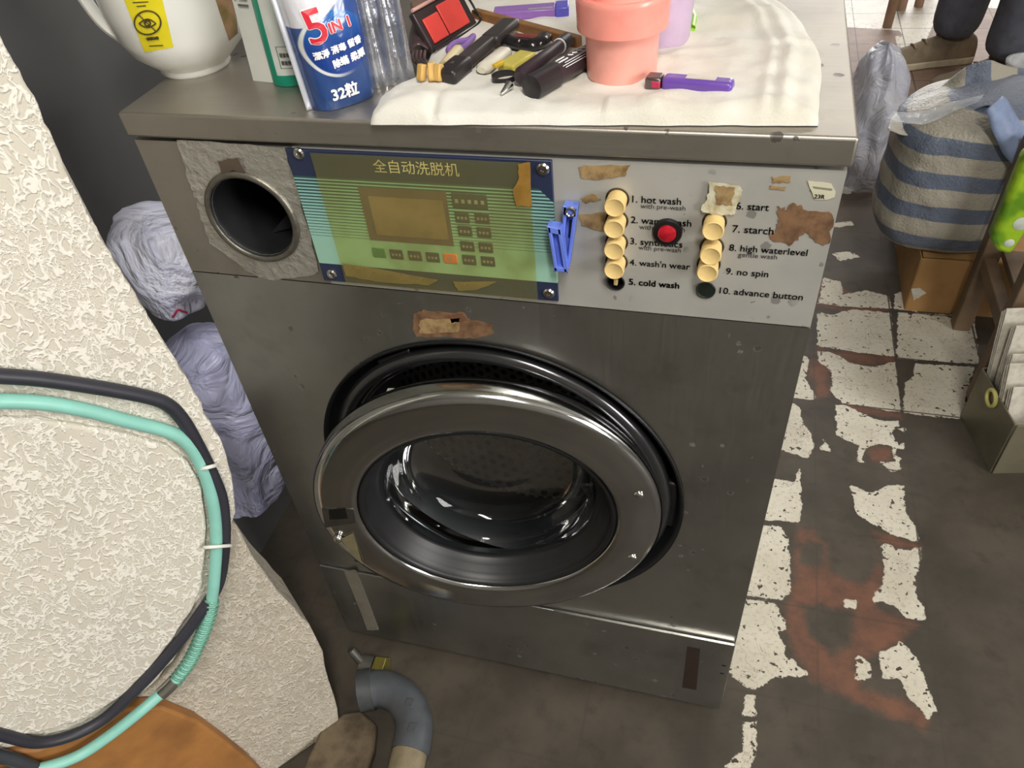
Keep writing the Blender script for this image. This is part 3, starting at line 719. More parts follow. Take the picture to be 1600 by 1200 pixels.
def on_pot(px, py):
    d = ray(px, py); best = None
    for t in np.linspace(.3, 1.6, 2600):
        q = CAMP+t*d; h = q[2]-TOP
        if 0 <= h <= .17:
            r = np.interp(h, [p[1] for p in prof[1:]], [p[0] for p in prof[1:]])
            if math.hypot(q[0]-pc[0], q[1]-pc[1]) <= r+.0006: return q
    return None
def pot_sheet(corners, nu=12, nv=14):
    a, b, c_, d_ = [np.array(p, float) for p in corners]
    m_ = MB(); vs = []
    for j in range(nv+1):
        for i in range(nu+1):
            u, v = i/nu, j/nv; p = (a*(1-u)+b*u)*(1-v)+(d_*(1-u)+c_*u)*v
            q = on_pot(*p)
            if q is None: q = on_pot(p[0], max(p[1], -60))
            vs.append(q)
    fs = [(j*(nu+1)+i, j*(nu+1)+i+1, (j+1)*(nu+1)+i+1, (j+1)*(nu+1)+i) for j in range(nv) for i in range(nu)]
    return m_.add(vs, fs)
ylab = obj('yellow_label', pot_sheet([(190,-10),(253,-4),(271,74),(226,82)]), M('yellow_label_print', (222, 206, 36), 0.4, var=0.04), pot, smooth=80)
brown = M('dark_brown_print', (74, 62, 30), 0.5)
def pot_pt(x, y, out=.0006):
    q = on_pot(x, y)
    n_ = np.array([q[0]-pc[0], q[1]-pc[1], 0]); n_ /= np.linalg.norm(n_); return q+n_*out
def pot_line(m_, pts, w): return m_.tube([pot_pt(*p) for p in pts], w, 6)
em = MB()
pot_line(em, [(231+20.5*math.cos(a)+.0*math.sin(a), 35+18.5*math.sin(a)) for a in np.linspace(0, 2*math.pi, 40)], .00055)
pot_line(em, [(217, 22), (231, 36), (245, 49)], .0004)
pot_line(em, [(218+i*1.3, 36.5-7*math.sin(math.pi*i/20)) for i in range(21)], .0005)
pot_line(em, [(218+i*1.3, 36.5+6*math.sin(math.pi*i/20)) for i in range(21)], .0005)
pot_line(em, [(231+4.5*math.cos(a), 36+4*math.sin(a)) for a in np.linspace(0, 2*math.pi, 16)], .0006)
obj('eye_symbol', em, brown, ylab)
em = MB()
for k in range(4): pot_line(em, [(230.5+k*4.6, 60.5-k*.5), (233.5+k*4.6, 60.2-k*.5)], .0012)
obj('label_print', em, brown, ylab)
for yy, xa, xb in ((71, 234, 255), (3, 208, 232), (9, 214, 228)):
    obj('fine_print', pot_line(MB(), [(xa, yy+.6), ((xa+xb)/2, yy), (xb, yy-.5)], .00035), brown, ylab)
obj('brown_label', pot_sheet([(330,-20),(365,-20),(372,52),(358,64)]), M('brown_picture_label', (176, 140, 110), 0.4, rgb2=(120, 110, 60), scale=60), pot, smooth=80)

# pouches
def pouch(name, BL, BR, hgt, bulge, lean, mats, label, cat, facefn=None, nu=40, nv=40, topw=1.0):
    """stand-up pouch: BL, BR lower front corners on the lid; front faces right-hand normal"""
    BL, BR = np.array(BL), np.array(BR); ux = BR-BL; wd = np.linalg.norm(ux); ux /= wd
    nrm = np.cross(ux, [0, 0, 1.0]); upv = np.array([0, 0, 1.0]) - nrm*lean; upv /= np.linalg.norm(upv)
    def F(u, v, side=1, off=0.0):
        uu = (u-.5)*(1+(topw-1)*v)+.5
        e = max(0.0, 1-(2*u-1)**4)
        d = bulge*(math.sin(math.pi*min(v*.9+.06, 1))**.7)*e**.6
        base = BL + ux*wd*uu + upv*hgt*v - nrm*bulge
        p = base + side*nrm*(d+ bulge*.45*(1-v)**5*e) + nrm*off
        p = p + nrm*(.0012*nz((u*2.5, v*3, 0), 2.2, 4))*e
        p[2] = max(p[2], TOP+.0004); return p
    return F, ux, nrm, upv, wd
# blue pouch
gBL, gBR = fl(504, 184, TOP), fl(602, 152, TOP)
F, ux, nrm, upv, wd = pouch('pouch', gBL, gBR, 0.112, .020, .10, None, '', '', topw=1.12)
PH = .112
def mat_pouch_blue():
    t = NT('blue_pouch_print'); co = t.coord('UV'); x, y, z = t.xyz(co)
    d = t.math('SQRT', t.math('ADD', t.math('POWER', t.math('DIVIDE', t.math('SUBTRACT', x, .50), .46), 2.0), t.math('POWER', t.math('DIVIDE', t.math('SUBTRACT', y, .41), .205), 2.0)))
    col = t.mix(t.step(y, .1, .62), lin((46, 74, 128)), lin((54, 82, 146)))
    ring = t.math('MULTIPLY', t.step(d, .90, .94), t.math('SUBTRACT', 1.0, t.step(d, .99, 1.03)))
    col = t.mix(t.math('SUBTRACT', 1.0, t.step(d, .92, .96)), col, t.mix(t.step(y, .35, .75), lin((30, 64, 140)), lin((52, 128, 206))))
    rr = t.math('MULTIPLY', ring, t.math('SUBTRACT', 1.0, t.step(x, .25, .7)))
    col = t.mix(rr, col, lin((222, 224, 222)))
    # frosted clear upper part with an oblique lower border
    sl = t.math('ADD', y, t.math('MULTIPLY', x, -.10))
    wh = t.step(t.math('SUBTRACT', sl, t.math('MULTIPLY', t.math('POWER', t.math('SUBTRACT', x, .2), 2.0), .30)), .515, .522)
    col = t.mix(wh, col, lin((216, 216, 222)))
    t.set(Base_Color=col, Roughness=0.22); t.b.inputs['Coat Weight'].default_value = .4
    t.bump(t.noise(t.coord('Object'), 45, 3, .5, 1.0), .35, .004)
    return t.m
def uvgrid(name, fn, nu, nv, mat, parent, **kw):
    m_ = MB().grid(fn, nu, nv); o = obj(name, m_, mat, parent, fixn=False, smooth=80, **kw)
    uv = o.data.uv_layers.new(name='UVMap')
    for lp in o.data.loops:
        i = lp.vertex_index; uv.data[lp.index].uv = ((i % (nu+1))/nu, (i//(nu+1))/nv)
    return o
pz = thing('detergent_pouch', np.r_[(gBL[:2]+gBR[:2])/2, TOP], 'blue detergent pod pouch lettered 5 IN 1 on the lid', 'pouch')
film_w = M('silver_pouch_film', (196, 198, 206), 0.16, 0.75, var=0.25, scale=60, bump=0.6, bscale=120)
pf = uvgrid('pouch_front', lambda u, v: F(u, v, 1), 40, 40, mat_pouch_blue(), pz)
obj('pouch_back', MB().grid(lambda u, v: F(u, v, -1), 40, 40), film_w, pz, smooth=80)
# side gusset: pleated silver film to the right of the front
gs = np.array(fl(650, 126, TOP))
def gusset(u, v):
    a = F(1.0, v, 1); b = gs + upv*PH*.62*v
    p = a*(1-u)+b*u if v*PH < 9 else a
    return p + nrm*(.0035*math.sin(u*math.pi*5))*(0.35+v)
obj('side_gusset', MB().grid(lambda u, v: gusset(u, v*.92), 40, 30), film_w, pz, smooth=80)
obj('left_seal', MB().grid(lambda u, v: F(0, v, 1)-ux*.0045*u, 3, 30), M('clear_seal_film', (206, 208, 216), 0.15, 0.3, var=.1), pz, smooth=80, solid=.0006)
white_p = M('white_print', (240, 240, 242), 0.4, var=.02); red_p = M('red_print', (214, 44, 62), 0.4, var=.02)
def pw(body, u, v, width, rot, mat, name='lettering', bold=.0003, off=.0009):
    ca, sa = math.cos(rot), math.sin(rot)
    def fn(x, y):
        X, Y = x*ca-y*sa, x*sa+y*ca
        return F(min(max(u+X/wd, 0), 1), min(max(v+Y/PH, 0), 1), 1, off)
    return obj(name, write(MB(), body, fn, width, bold), mat, pf, smooth=0, fixn=False)
r0 = .10
pw('5', .17, .435, .0122, r0, white_p, bold=.0010, off=.0008); pw('5', .17, .435, .0122, r0, red_p, bold=.0004, off=.0013)
pw('IN 1', .44, .475, .0150, r0, white_p, bold=.0008, off=.0008); pw('IN 1', .44, .475, .0150, r0, red_p, bold=.0003, off=.0013)
pw('潔淨 消毒 留香', .15, .345, .036, r0, white_p); pw('除蟎 柔順', .37, .272, .0255, r0, white_p)
pw('32粒', .25, .07, .0205, .02, white_p, bold=.0004)
# green and white sachet behind it
sBL, sBR = fl(420, 141, TOP), fl(516, 134, TOP)
F2, ux2, nrm2, upv2, wd2 = pouch('s', sBL, sBR, 0.13, .014, .12, None, '', '', topw=1.05)
def mat_sachet():
    t = NT('green_sachet_print'); co = t.coord('UV'); x, y, z = t.xyz(co)
    ins = t.math('MULTIPLY', t.math('MULTIPLY', t.math('GREATER_THAN', x, .17), t.math('LESS_THAN', x, .9)), t.math('MULTIPLY', t.math('GREATER_THAN', y, .07), t.math('LESS_THAN', y, .58)))
    bx = t.math('MAXIMUM', t.math('DIVIDE', t.math('ABSOLUTE', t.math('SUBTRACT', x, .50)), .24), t.math('DIVIDE', t.math('ABSOLUTE', t.math('SUBTRACT', y, .175)), .065))
    fr_ = t.math('MULTIPLY', t.math('GREATER_THAN', bx, .94), t.math('LESS_THAN', bx, 1.0))
    col = t.mix(ins, t.mix(t.noise(t.coord(), 30), lin((14, 128, 104)), lin((24, 150, 120))), lin((206, 210, 204)))
    col = t.mix(fr_, col, lin((96, 100, 98)))
    t.set(Base_Color=col, Roughness=.3); t.bump(t.noise(t.coord(), 50, 3), .3, .003); return t.m
sz_ = thing('detergent_sachet', np.r_[(sBL[:2]+sBR[:2])/2, TOP], 'green and white sachet standing between the white pot and blue pouch', 'sachet')
sf = uvgrid('sachet_front', lambda u, v: F2(u, v, 1), 30, 30, mat_sachet(), sz_)
side_m = M('white_sachet_film', (214, 216, 210), .35, var=.05, scale=25)
obj('sachet_back', MB().grid(lambda u, v: F2(u, v, -1), 30, 30), side_m, sz_, smooth=80)
s0 = np.array(fl(396, 126, TOP))
obj('side_gusset', MB().grid(lambda u, v: (s0+upv2*.13*v)*(1-u)+F2(0, v, 1)*u, 8, 20), side_m, sz_, smooth=80)
gp = M('grey_print', (92, 96, 94), .5); g_ = MB()
for row in range(11):
    v = .44+row*.035
    for k in range(5): 
        if (row*7+k*3) % 5: g_.box(np.array((s0+upv2*.13*v)*(1-(.25+k*.13))+F2(0, v, 1)*(.25+k*.13)) + np.array([-.0006, -.0012, .0004]), (.0022, .0004, .0014))
obj('side_print', g_, gp, sz_, smooth=0)
g_ = MB()
for row, (n_, v) in enumerate(((6, .19), (5, .145))):
    for k in range(n_):
        p = F2(.32+k*.055, v, 1, .0005); g_.box(p, (.0022, .0006, .0028))
obj('panel_print', g_, gp, sf, smooth=0)
g_ = MB(); g_.tube([F2(.70+.035*math.cos(a), .18+.03*math.sin(a), 1, .0006) for a in np.linspace(0, 2*math.pi, 20)], .0005, 6); g_.tube([F2(.68, .2, 1, .0007), F2(.72, .16, 1, .0007)], .0004, 6)
obj('warning_ring', g_, M('red_ring_print', (190, 70, 70), .5), sf)

# pink cup with a wide ribbed collar
def mat_trans(name, rgb, alpha=.9, rough=.25):
    return M(name, rgb, rough, var=.05, scale=60, alpha=alpha, trans=0.0)
cc = fl(970, 118, TZ); cc = np.array([cc[0], cc[1]+.004, TZ])
cup = thing('plastic_cup', cc, 'salmon pink plastic cup with a wide collar on the towel', 'cup')
pk = mat_trans('pink_plastic', (255, 178, 164), 1.0)
obj('cup_body', MB().lathe([(.0001, .0012), (.0235, .0012), (.0245, 0), (.0252, .002), (.0262, .036), (.0272, .039), (.028, .085), (.0265, .085), (.0255, .04), (.0001, .004)], cc, (0, 0, 1), 64), pk, cup, smooth=35)
col_ = [(.0265, .0335)]
for i in range(9):
    z_ = .0335+i*.0022; col_ += [(.0318+i*.00008, z_), (.0320+i*.00008, z_+.0011)]
col_ += [(.0325, .0545), (.0318, .056), (.0272, .056)]
obj('collar', MB().lathe(col_, cc, (0, 0, 1), 64), mat_trans('pink_collar_plastic', (255, 162, 148), 1.0), cup, smooth=25)
c2 = fl(1036, 68, TZ); c2 = np.array([c2[0]-.004, c2[1]+.006, TZ])
cup2 = obj('plastic_tumbler', MB().lathe([(.0001, .001), (.0215, .001), (.0225, 0), (.0235, .004), (.0275, .07), (.0262, .07), (.0222, .004), (.0001, .004)], c2, (0, 0, 1), 48), mat_trans('lilac_plastic', (214, 190, 218), .85), smooth=40)
tag(cup2, 'pale lilac plastic tumbler standing behind the pink cup', 'tumbler')
# lime clip
L = lambda x, y, z=TZ: fl(x, y, z)
gclip = MB().tube([L(1060, 42, TZ+.003), L(1082, 44, TZ+.003), L(1084, 28, TZ+.003), L(1076, 6, TZ+.003), L(1066, 4, TZ+.003), L(1062, 20, TZ+.003)], .0028, 8, closed=True)
tag(obj('plastic_clip', gclip, M('lime_plastic', (150, 220, 40), .3), smooth=60), 'lime green plastic clip behind the lilac tumbler', 'clip')
# lighter
a, b = np.array(L(1036, 128, TZ+.005)), np.array(L(1146, 137, TZ+.005)); d_ = (b-a)/np.linalg.norm(b-a)
lt = thing('lighter', np.r_[(a[:2]+b[:2])/2, TZ], 'purple disposable lighter lying at the front of the towel', 'lighter')
obj('lighter_body', MB().beam(a, b, .0125, .0098), M('purple_lighter_plastic', (112, 78, 172), .25, var=.05, coat=.3), lt, bevel=.003, bseg=3)
obj('lighter_head', MB().beam(a-d_*.0115, a-d_*.0003, .0118, .0088), M('lighter_metal', (130, 122, 122), .3, .9), lt, bevel=.0015)
obj('lighter_button', MB().beam(a-d_*.007, a-d_*.0005, .0128, .0052), M('red_lighter_button', (206, 60, 96), .35), lt, bevel=.001)
px_ = np.cross(d_, [0, 0, 1.0])
obj('lighter_label', MB().beam(a+d_*.016-px_*.0012+np.array([0, 0, .0049]), b-d_*.012-px_*.0012+np.array([0, 0, .0049]), .008, .0005), M('white_lighter_label', (214, 208, 196), .5), lt)
# purple pen case
a, b = np.array(L(772, 22, TZ+.005)), np.array(L(868, 15, TZ+.005)); d_ = (b-a)/np.linalg.norm(b-a)
ca_ = thing('lead_case', np.r_[(a[:2]+b[:2])/2, TZ], 'translucent purple lead case with blue cap at the back of the towel', 'case')
obj('case_body', MB().beam(a, b, .018, .007), mat_trans('violet_plastic', (160, 116, 198), .9), ca_, bevel=.001)
obj('case_cap', MB().beam(b, b+d_*.0115, .0195, .0085), M('blue_cap_plastic', (98, 96, 206), .3), ca_, bevel=.001)
obj('case_label', MB().beam(a+d_*.030-np.cross(d_, [0, 0, 1.0])*-.005+np.array([0, 0, .0037]), b-d_*.002-np.cross(d_, [0, 0, 1.0])*-.005+np.array([0, 0, .0037]), .0035, .0004), M('silver_case_label', (206, 204, 214), .3, .5), ca_)
# wooden stick
tag(obj('wooden_stick', MB().beam(L(742, 22, TZ+.005), L(905, 66, TZ+.005), .0075, .0085), M('brown_stick_wood', (150, 106, 62), .5, var=.2, scale=60), bevel=.0008),
    'brown wooden stick lying across the back of the pens', 'stick')
# dark folding razor / pens
pen_m = M('charcoal_pen_plastic', (66, 60, 60), .4, var=.1); pen_b = M('black_pen_plastic', (44, 40, 42), .35, var=.1)
a, b = np.array(L(700, 118, TZ+.006)), np.array(L(800, 34, TZ+.012)); d_ = (b-a)/np.linalg.norm(b-a)
t_ = thing('folding_razor', np.r_[a[:2], TZ], 'long charcoal folding razor pointing up to the wooden stick', 'razor')
obj('handle', MB().beam(a, a+(b-a)*.62, .0125, .009), pen_m, t_, bevel=.002)
obj('grip', MB().beam(a-d_*.004, a+(b-a)*.24, .0165, .0115), pen_b, t_, bevel=.003)
obj('head', MB().beam(a+(b-a)*.62, b, .0165, .008), pen_m, t_, bevel=.003)
obj('pin', MB().beam(a+d_*.006+np.array([0, 0, .0058]), a+d_*.010+np.array([0, 0, .0058]), .003, .001), chrome, t_)
# black pocket tool with two studs
c = np.array(L(822, 66, TZ+.005))
t_ = thing('pocket_knife', np.r_[c[:2], TZ], 'black pocket knife with two studs in front of the wooden stick', 'knife')
obj('handle', MB().tube(smooth_pts([L(786, 60, TZ+.006), L(800, 66, TZ+.006), L(825, 70, TZ+.006), L(845, 66, TZ+.006), L(852, 58, TZ+.006)], 6), [.0035]+[.006]*12+[.0065]*11+[.004], 12, flat=.7), M('gloss_black_handle', (34, 32, 34), .15), t_)
obj('inlay', MB().tube([L(806, 55, TZ+.009), L(840, 58, TZ+.009)], .003, 10, flat=.5), M('dull_red_inlay', (130, 66, 62), .3), t_)
for p in ((811, 64), (845, 68)): obj('stud', MB().ell(L(*p, TZ+.0105), (.0011, .0011, .0011), 10, 6), chrome, t_)
# white box cutter and yellow eraser
a, b = L(752, 110, TZ+.005), L(792, 78, TZ+.005)
t_ = thing('box_cutter', np.r_[a[:2], TZ], 'white rounded box cutter beside the long charcoal razor', 'cutter')
obj('handle', MB().tube([a, np.array(a)*.9+np.array(b)*.1, np.array(a)*.1+np.array(b)*.9, b], [.004, .0068, .0068, .004], 14, flat=.62), M('ivory_cutter_plastic', (226, 220, 204), .35, var=.05), t_)
obj('slider', MB().beam(L(772, 104, TZ+.0098), L(785, 97, TZ+.0098), .004, .003), M('yellow_slider', (222, 186, 52), .35), t_, bevel=.0006)
tag(obj('yellow_clip', MB().beam(L(790, 108, TZ+.0042), L(826, 86, TZ+.0042), .0155, .0075), M('pale_yellow_plastic', (214, 200, 96), .35, var=.08, alpha=.95), bevel=.002),
    'pale yellow plastic clip between the white cutter and the black marker', 'clip')
# second pen with a white ring
a, b = np.array(L(812, 122, TZ+.009)), np.array(L(886, 62, TZ+.009)); d_ = (b-a)/np.linalg.norm(b-a)
t_ = thing('ballpoint_pen', np.r_[a[:2], TZ], 'dark pen with a white ring lying behind the black marker', 'pen')
obj('barrel', MB().tube([a, a+d_*.004, a+(b-a)*.55, b], [.0045, .0068, .0052, .0048], 16), M('plum_black_pen', (58, 46, 52), .35), t_)
obj('ring', MB().tube([b-d_*.014, b-d_*.0125], .0056, 16), white_p, t_)
obj('cap', MB().tube([b-d_*.0118, b], [.0058, .0054], 16), pen_b, t_)
# the marker
a, b = np.array(L(829, 138, TZ+.0085)), np.array(L(925, 84, TZ+.0085)); d_ = (b-a)/np.linalg.norm(b-a)
t_ = thing('marker_pen', np.r_[a[:2], TZ], 'thick black marker pen with white printed label beside the pink cup', 'marker')
obj('marker_cap', MB().tube([a, a+d_*.001, a+d_*.026, a+d_*.027], [.0072, .0088, .0088, .0078], 24), pen_b, t_)
mb_ = obj('marker_barrel', MB().tube([a+d_*.027, b], .0078, 24), M('dark_marker_barrel', (56, 46, 50), .35), t_)
sd = np.cross(d_, [0, 0, 1.0]); sd /= np.linalg.norm(sd)
def on_mark(s_, ang, r=.0081): return a + d_*s_ + (sd*math.sin(ang)+np.array([0, 0, 1.0])*math.cos(ang))*r
lm = MB()
for an, s0_, s1_ in ((.55, .034, .066), (.75, .030, .066), (.95, .032, .066)):
    lm.tube([on_mark(s0_+(s1_-s0_)*k/6, an) for k in range(7)], .0003, 6)
lm.tube([on_mark(.030, -.15), on_mark(.040, -.15), on_mark(.040, .25), on_mark(.030, .25)], .0005, 6, closed=True)
for k in range(4):
    s0_ = .044+k*.005; lm.tube([on_mark(s0_, -.1), on_mark(s0_+.002, .2)], .0005, 6); lm.tube([on_mark(s0_+.003, .2), on_mark(s0_+.001, .05)], .0005, 6)
obj('marker_print', lm, white_p, mb_)
# black ring and metal point of the compass
t_ = thing('key_ring', np.r_[L(785, 130, TZ)[:2], TZ], 'small black ring with a metal tip left of the marker cap', 'ring')
obj('band', MB().lathe([(.0092, 0), (.0092, .0055), (.0082, .0055), (.0082, 0), (.0092, 0)], L(788, 128, TZ), (0, 0, 1), 28), pen_b, t_)
obj('tip', MB().tube([L(783, 147, TZ+.003), L(797, 132, TZ+.006)], [.0012, .0034], 10), chrome, t_)
# wooden pegs
peg_m = M('golden_peg_wood', (216, 174, 98), .5, var=.15, scale=60)
for k, (p0, p1, lab_) in enumerate([((658,126),(660,100),'single upright golden wooden peg next to the blue pouch gusset'), ((676,127),(674,98),'left one of two golden wooden pegs side by side'), ((684,127),(686,100),'right one of two golden wooden pegs, against the razor grip')]):
    tag(obj('wooden_peg', MB().beam(L(*p0, TZ+.003), L(*p1, TZ+.014), .0058, .006), peg_m, bevel=.001), lab_, 'peg', 'wooden pegs behind the towel fold')
# red compact case leaning
a, b = np.array(L(680, 78, TZ+.002)), np.array(L(742, 40, TZ+.002)); d_ = (b-a)/np.linalg.norm(b-a); nn = np.cross(d_, [0, 0, 1.0])
upc = np.array([0, 0, 1.0]) - nn*.55; upc /= np.linalg.norm(upc); no = np.cross(d_, upc)
t_ = thing('compact_case', np.r_[(a[:2]+b[:2])/2, TZ], 'open dark case with two red compartments leaning behind the pens', 'case')
def slab(o, u0, u1, v0, v1, th): return MB().prism([o+d_*u0+upc*v0, o+d_*u1+upc*v0, o+d_*u1+upc*v1, o+d_*u0+upc*v1], no*th)
wl = np.linalg.norm(b-a)
obj('case_tray', slab(a-no*.007, -.002, wl+.006, 0, .032, .006), M('dark_case_plastic', (58, 48, 50), .3), t_, bevel=.0015)
obj('red_pad', slab(a-no*.001, .003, wl*.40, .004, .024, .002), M('red_pad_plastic', (226, 74, 66), .4, var=.06), t_, bevel=.0008)
obj('red_pad', slab(a-no*.001, wl*.43, wl*.93, .004, .028, .002), bpy.data.materials['red_pad_plastic'], t_, bevel=.0008)
obj('rim', MB().tube([a+upc*.033-d_*.002, b+upc*.033+d_*.004], .0015, 8), M('pink_rim', (216, 172, 160), .3), t_)
obj('edge_wire', MB().tube(smooth_pts([a-d_*.002+no*.001, b+d_*.004+no*.001, b+d_*.010+upc*.012, b+d_*.007+upc*.03], 6), .0010, 8), pen_b, t_)
# brown wallet behind, hair clip, violet hair tie
tag(obj('wallet', MB().prism([L(652, 44, TZ+.012), L(728, 8, TZ+.012), L(715, -25, TZ+.012), L(640, 2, TZ+.012)], (0, 0, -.012)), M('brown_wallet_leather', (128, 100, 88), .55, var=.15, scale=50, bump=.3), bevel=.002), 'flat brown wallet lying behind the red compact case', 'wallet')
t_ = thing('hair_clip', np.r_[L(655, 80, TZ)[:2], TZ], 'dark plum hair claw clip between the blue pouch and red case', 'hair clip')
obj('clip_shell', MB().grid(lambda u, v: np.array(L(641+28*u, 82-26*v-4*u, TZ+.003))+np.array([0, 0, .012*math.sin(math.pi*u)*(.4+.6*v)]), 12, 8), M('plum_clip_plastic', (80, 62, 64), .25), t_, smooth=80, solid=.0018)
for k in range(4):
    obj('tooth', MB().tube(smooth_pts([L(646+6*k, 80, TZ+.009), L(645+6*k, 92, TZ+.008), L(652+6*k, 100, TZ+.001)], 5), [.0012]*10+[.0006], 8), bpy.data.materials['plum_clip_plastic'], t_)
tag(obj('hair_tie', MB().tube(smooth_pts([L(700, 78, TZ+.003), L(712, 66, TZ+.004), L(730, 62, TZ+.003), L(740, 56, TZ+.005), L(728, 70, TZ+.004), L(712, 80, TZ+.003)], 5, True), .0022, 8, closed=True), M('violet_elastic', (150, 116, 190), .6), smooth=60), 'violet hair tie below the red compact case', 'hair tie')
tag(obj('glue_stick', MB().tube([L(694, 106, TZ+.005), L(716, 80, TZ+.006)], .0052, 14), M('ivory_stick', (226, 214, 170), .4), smooth=50), 'ivory stick lying left of the charcoal razor', 'stick')
# blue clothes peg clipped to the edge of the display plate
c = fr(883, 365, -.012)
pg = thing('clothes_peg', c, 'blue plastic clothes peg clipped to the right edge of the display', 'clothes peg')
pbm = M('blue_peg_plastic', (108, 132, 226), .35, var=.06)
def peg_leg(px, Y, depth, lean):
    P = [fr(*p, Y) for p in px]; m_ = MB(); P = [np.array(p) for p in P]
    a0, a1, a2, a3 = P                                    # top-left, top-right, bottom-right, bottom-left
    m_.prism([a0, a1, a1*.86+a2*.14, a0*.86+a3*.14], (0, -depth, 0))
    m_.prism([a0*.10+a3*.90, a1*.10+a2*.90, a2, a3], (0, -depth, 0))
    w = .26
    m_.prism([a0, a0*(1-w)+a1*w, a3*(1-w)+a2*w, a3], (0, -depth, 0))
    m_.prism([a0*w+a1*(1-w), a1, a2, a3*w+a2*(1-w)], (0, -depth, 0))
    m_.prism([a0, a1, a2, a3], (0, -depth*.45, 0))
    return m_
obj('peg_leg', peg_leg([(884,313),(906,316),(892,410),(878,404)], -.001, .009, 0), pbm, pg, bevel=.0006)
obj('peg_leg', peg_leg([(859,344),(880,348),(890,416),(870,414)], -.008, .009, 0), pbm, pg, bevel=.0006)
obj('spring', MB().tube([np.array(fr(892, 330, -.0105))+np.array([.0032*math.cos(a), -.0006*a/6, .0032*math.sin(a)]) for a in np.linspace(0, 18, 60)], .0007, 6), chrome, pg)
obj('slot', MB().prism([fr(*p, -.0055) for p in [(890,344),(896,345),(894,372),(888,370)]], (0, -.0006, 0)), darkin, pg)

# ================================================================== LEFT: PILLAR, HOSES, BAGS
PA = math.radians(51); pu = np.array([math.cos(PA), math.sin(PA), 0]); pn = np.array([math.sin(PA), -math.cos(PA), 0])
PE = np.array([.071, -.120, 0.0])
def pp(x, y, off=0.0): return onplane(x, y, PE+pn*off, pn)
def mat_plaster(name, hi, lo, sc=62.0, rough=.85, bumpd=.003, big=0.0, mixf=.62):
    t = NT(name); mp = t.n('ShaderNodeMapping'); t.l(t.coord('Object'), mp.inputs[0]); mp.inputs['Scale'].default_value = (1, 1, .68); co = mp.outputs[0]
    wob = t.noise(co, 60, 3, .5, 0, True); ad = t.n('ShaderNodeVectorMath', operation='MULTIPLY_ADD'); t.l(wob, ad.inputs[0]); ad.inputs[1].default_value = (.010, .010, .010); t.l(co, ad.inputs[2])
    n1 = t.noise(ad.outputs[0], sc, 2.0, .5, .4); n2 = t.noise(co, 14, 3); n3 = t.noise(ad.outputs[0], sc*2.3, 2.0, .5, .3)
    r1 = t.math('SUBTRACT', 1.0, t.step(t.math('ABSOLUTE', t.math('SUBTRACT', n1, .5)), .018, .070))
    r2 = t.math('MULTIPLY', t.math('SUBTRACT', 1.0, t.step(t.math('ABSOLUTE', t.math('SUBTRACT', n3, .5)), .012, .06)), t.step(t.noise(co, 30, 2), .44, .56))
    rid = t.math('MAXIMUM', r1, r2)
    col = t.mix(t.math('MULTIPLY', rid, mixf), t.mix(t.step(n2, .35, .7), lin(lo), tuple(x*.9 for x in lin(lo)[:3])+(1,)), lin(hi))
    h = rid
    if big: h = t.math('ADD', rid, t.math('MULTIPLY', t.noise(co, 35, 5, .65), big))
    t.set(Base_Color=col, Roughness=rough); t.bump(h, .45, bumpd); return t.m
plaster = mat_plaster('knockdown_plaster', (248, 244, 234), (210, 203, 188), 120)
stone = mat_plaster('rough_plaster_base', (226, 219, 206), (188, 178, 160), 95, .9, .006, 3.5, .4)
def rough_slab(poly, off_front, depth, mats, name, parent, jit=.002, disp=.0, seed=3, bev=.006):
    r = random.Random(seed); P = []
    for i in range(len(poly)):
        a, b = np.array(poly[i], float), np.array(poly[(i+1) % len(poly)], float)
        k_ = max(1, int(np.linalg.norm(b-a)/14))
        for k in range(k_): P.append(a+(b-a)*k/k_+np.array([r.uniform(-1, 1), r.uniform(-1, 1)])*jit*1000)
    Q = [pp(*p, off_front) for p in P]
    return obj(name, MB().prism(Q, -pn*depth), mats, parent, bevel=bev, bseg=4, smooth=60)
pil = thing('plaster_pillar', np.r_[pp(250, 900)[:2], 0], 'knobbly cream plaster pillar at the left edge', 'pillar')
edge = [(-40,-25),(0,58),(60,165),(110,280),(165,385),(235,500),(300,605),(350,700),(364,745),(367,800),(352,845)]
bot = [(345,900),(325,945),(290,1005),(250,1060),(200,1105),(140,1142),(70,1163),(-10,1172),(-140,1172)]
rough_slab([(-500,-300),(-160,-260)]+edge+bot+[(-500,1172)], .0, .05, plaster, 'pillar_face', pil, .0022)
inner = [(-500,655),(60,655),(200,680),(262,698),(296,722),(316,760),(323,810),(323,860),(316,915),(300,955),(270,1000),(235,1045),(190,1090),(132,1125),(66,1146),(-10,1154),(-500,1154)]
rough_slab(inner, .006, .02, plaster, 'raised_face', pil, .001, seed=4, bev=.005)
# base below
bpoly = [(-300,820),(330,800),(372,822),(385,850),(405,885),(435,925),(462,950),(484,978),(505,1020),(515,1065),(528,1110),(532,1140),(524,1175),(505,1240),(-300,1260)]
bq = []
rr = random.Random(9)
P = []
for i in range(len(bpoly)):
    a, b = np.array(bpoly[i], float), np.array(bpoly[(i+1) % len(bpoly)], float); k_ = max(1, int(np.linalg.norm(b-a)/16))
    for k in range(k_): P.append(a+(b-a)*k/k_+np.array([rr.uniform(-1.6, 1.6), rr.uniform(-1.6, 1.6)]))
Q = [pp(*p, -.016) for p in P]; Q = [np.array([q[0], q[1], max(q[2], 0.0)]) for q in Q]
obj('pillar_base', MB().prism(Q, -pn*.09), stone, pil, bevel=.012, bseg=4, smooth=60)
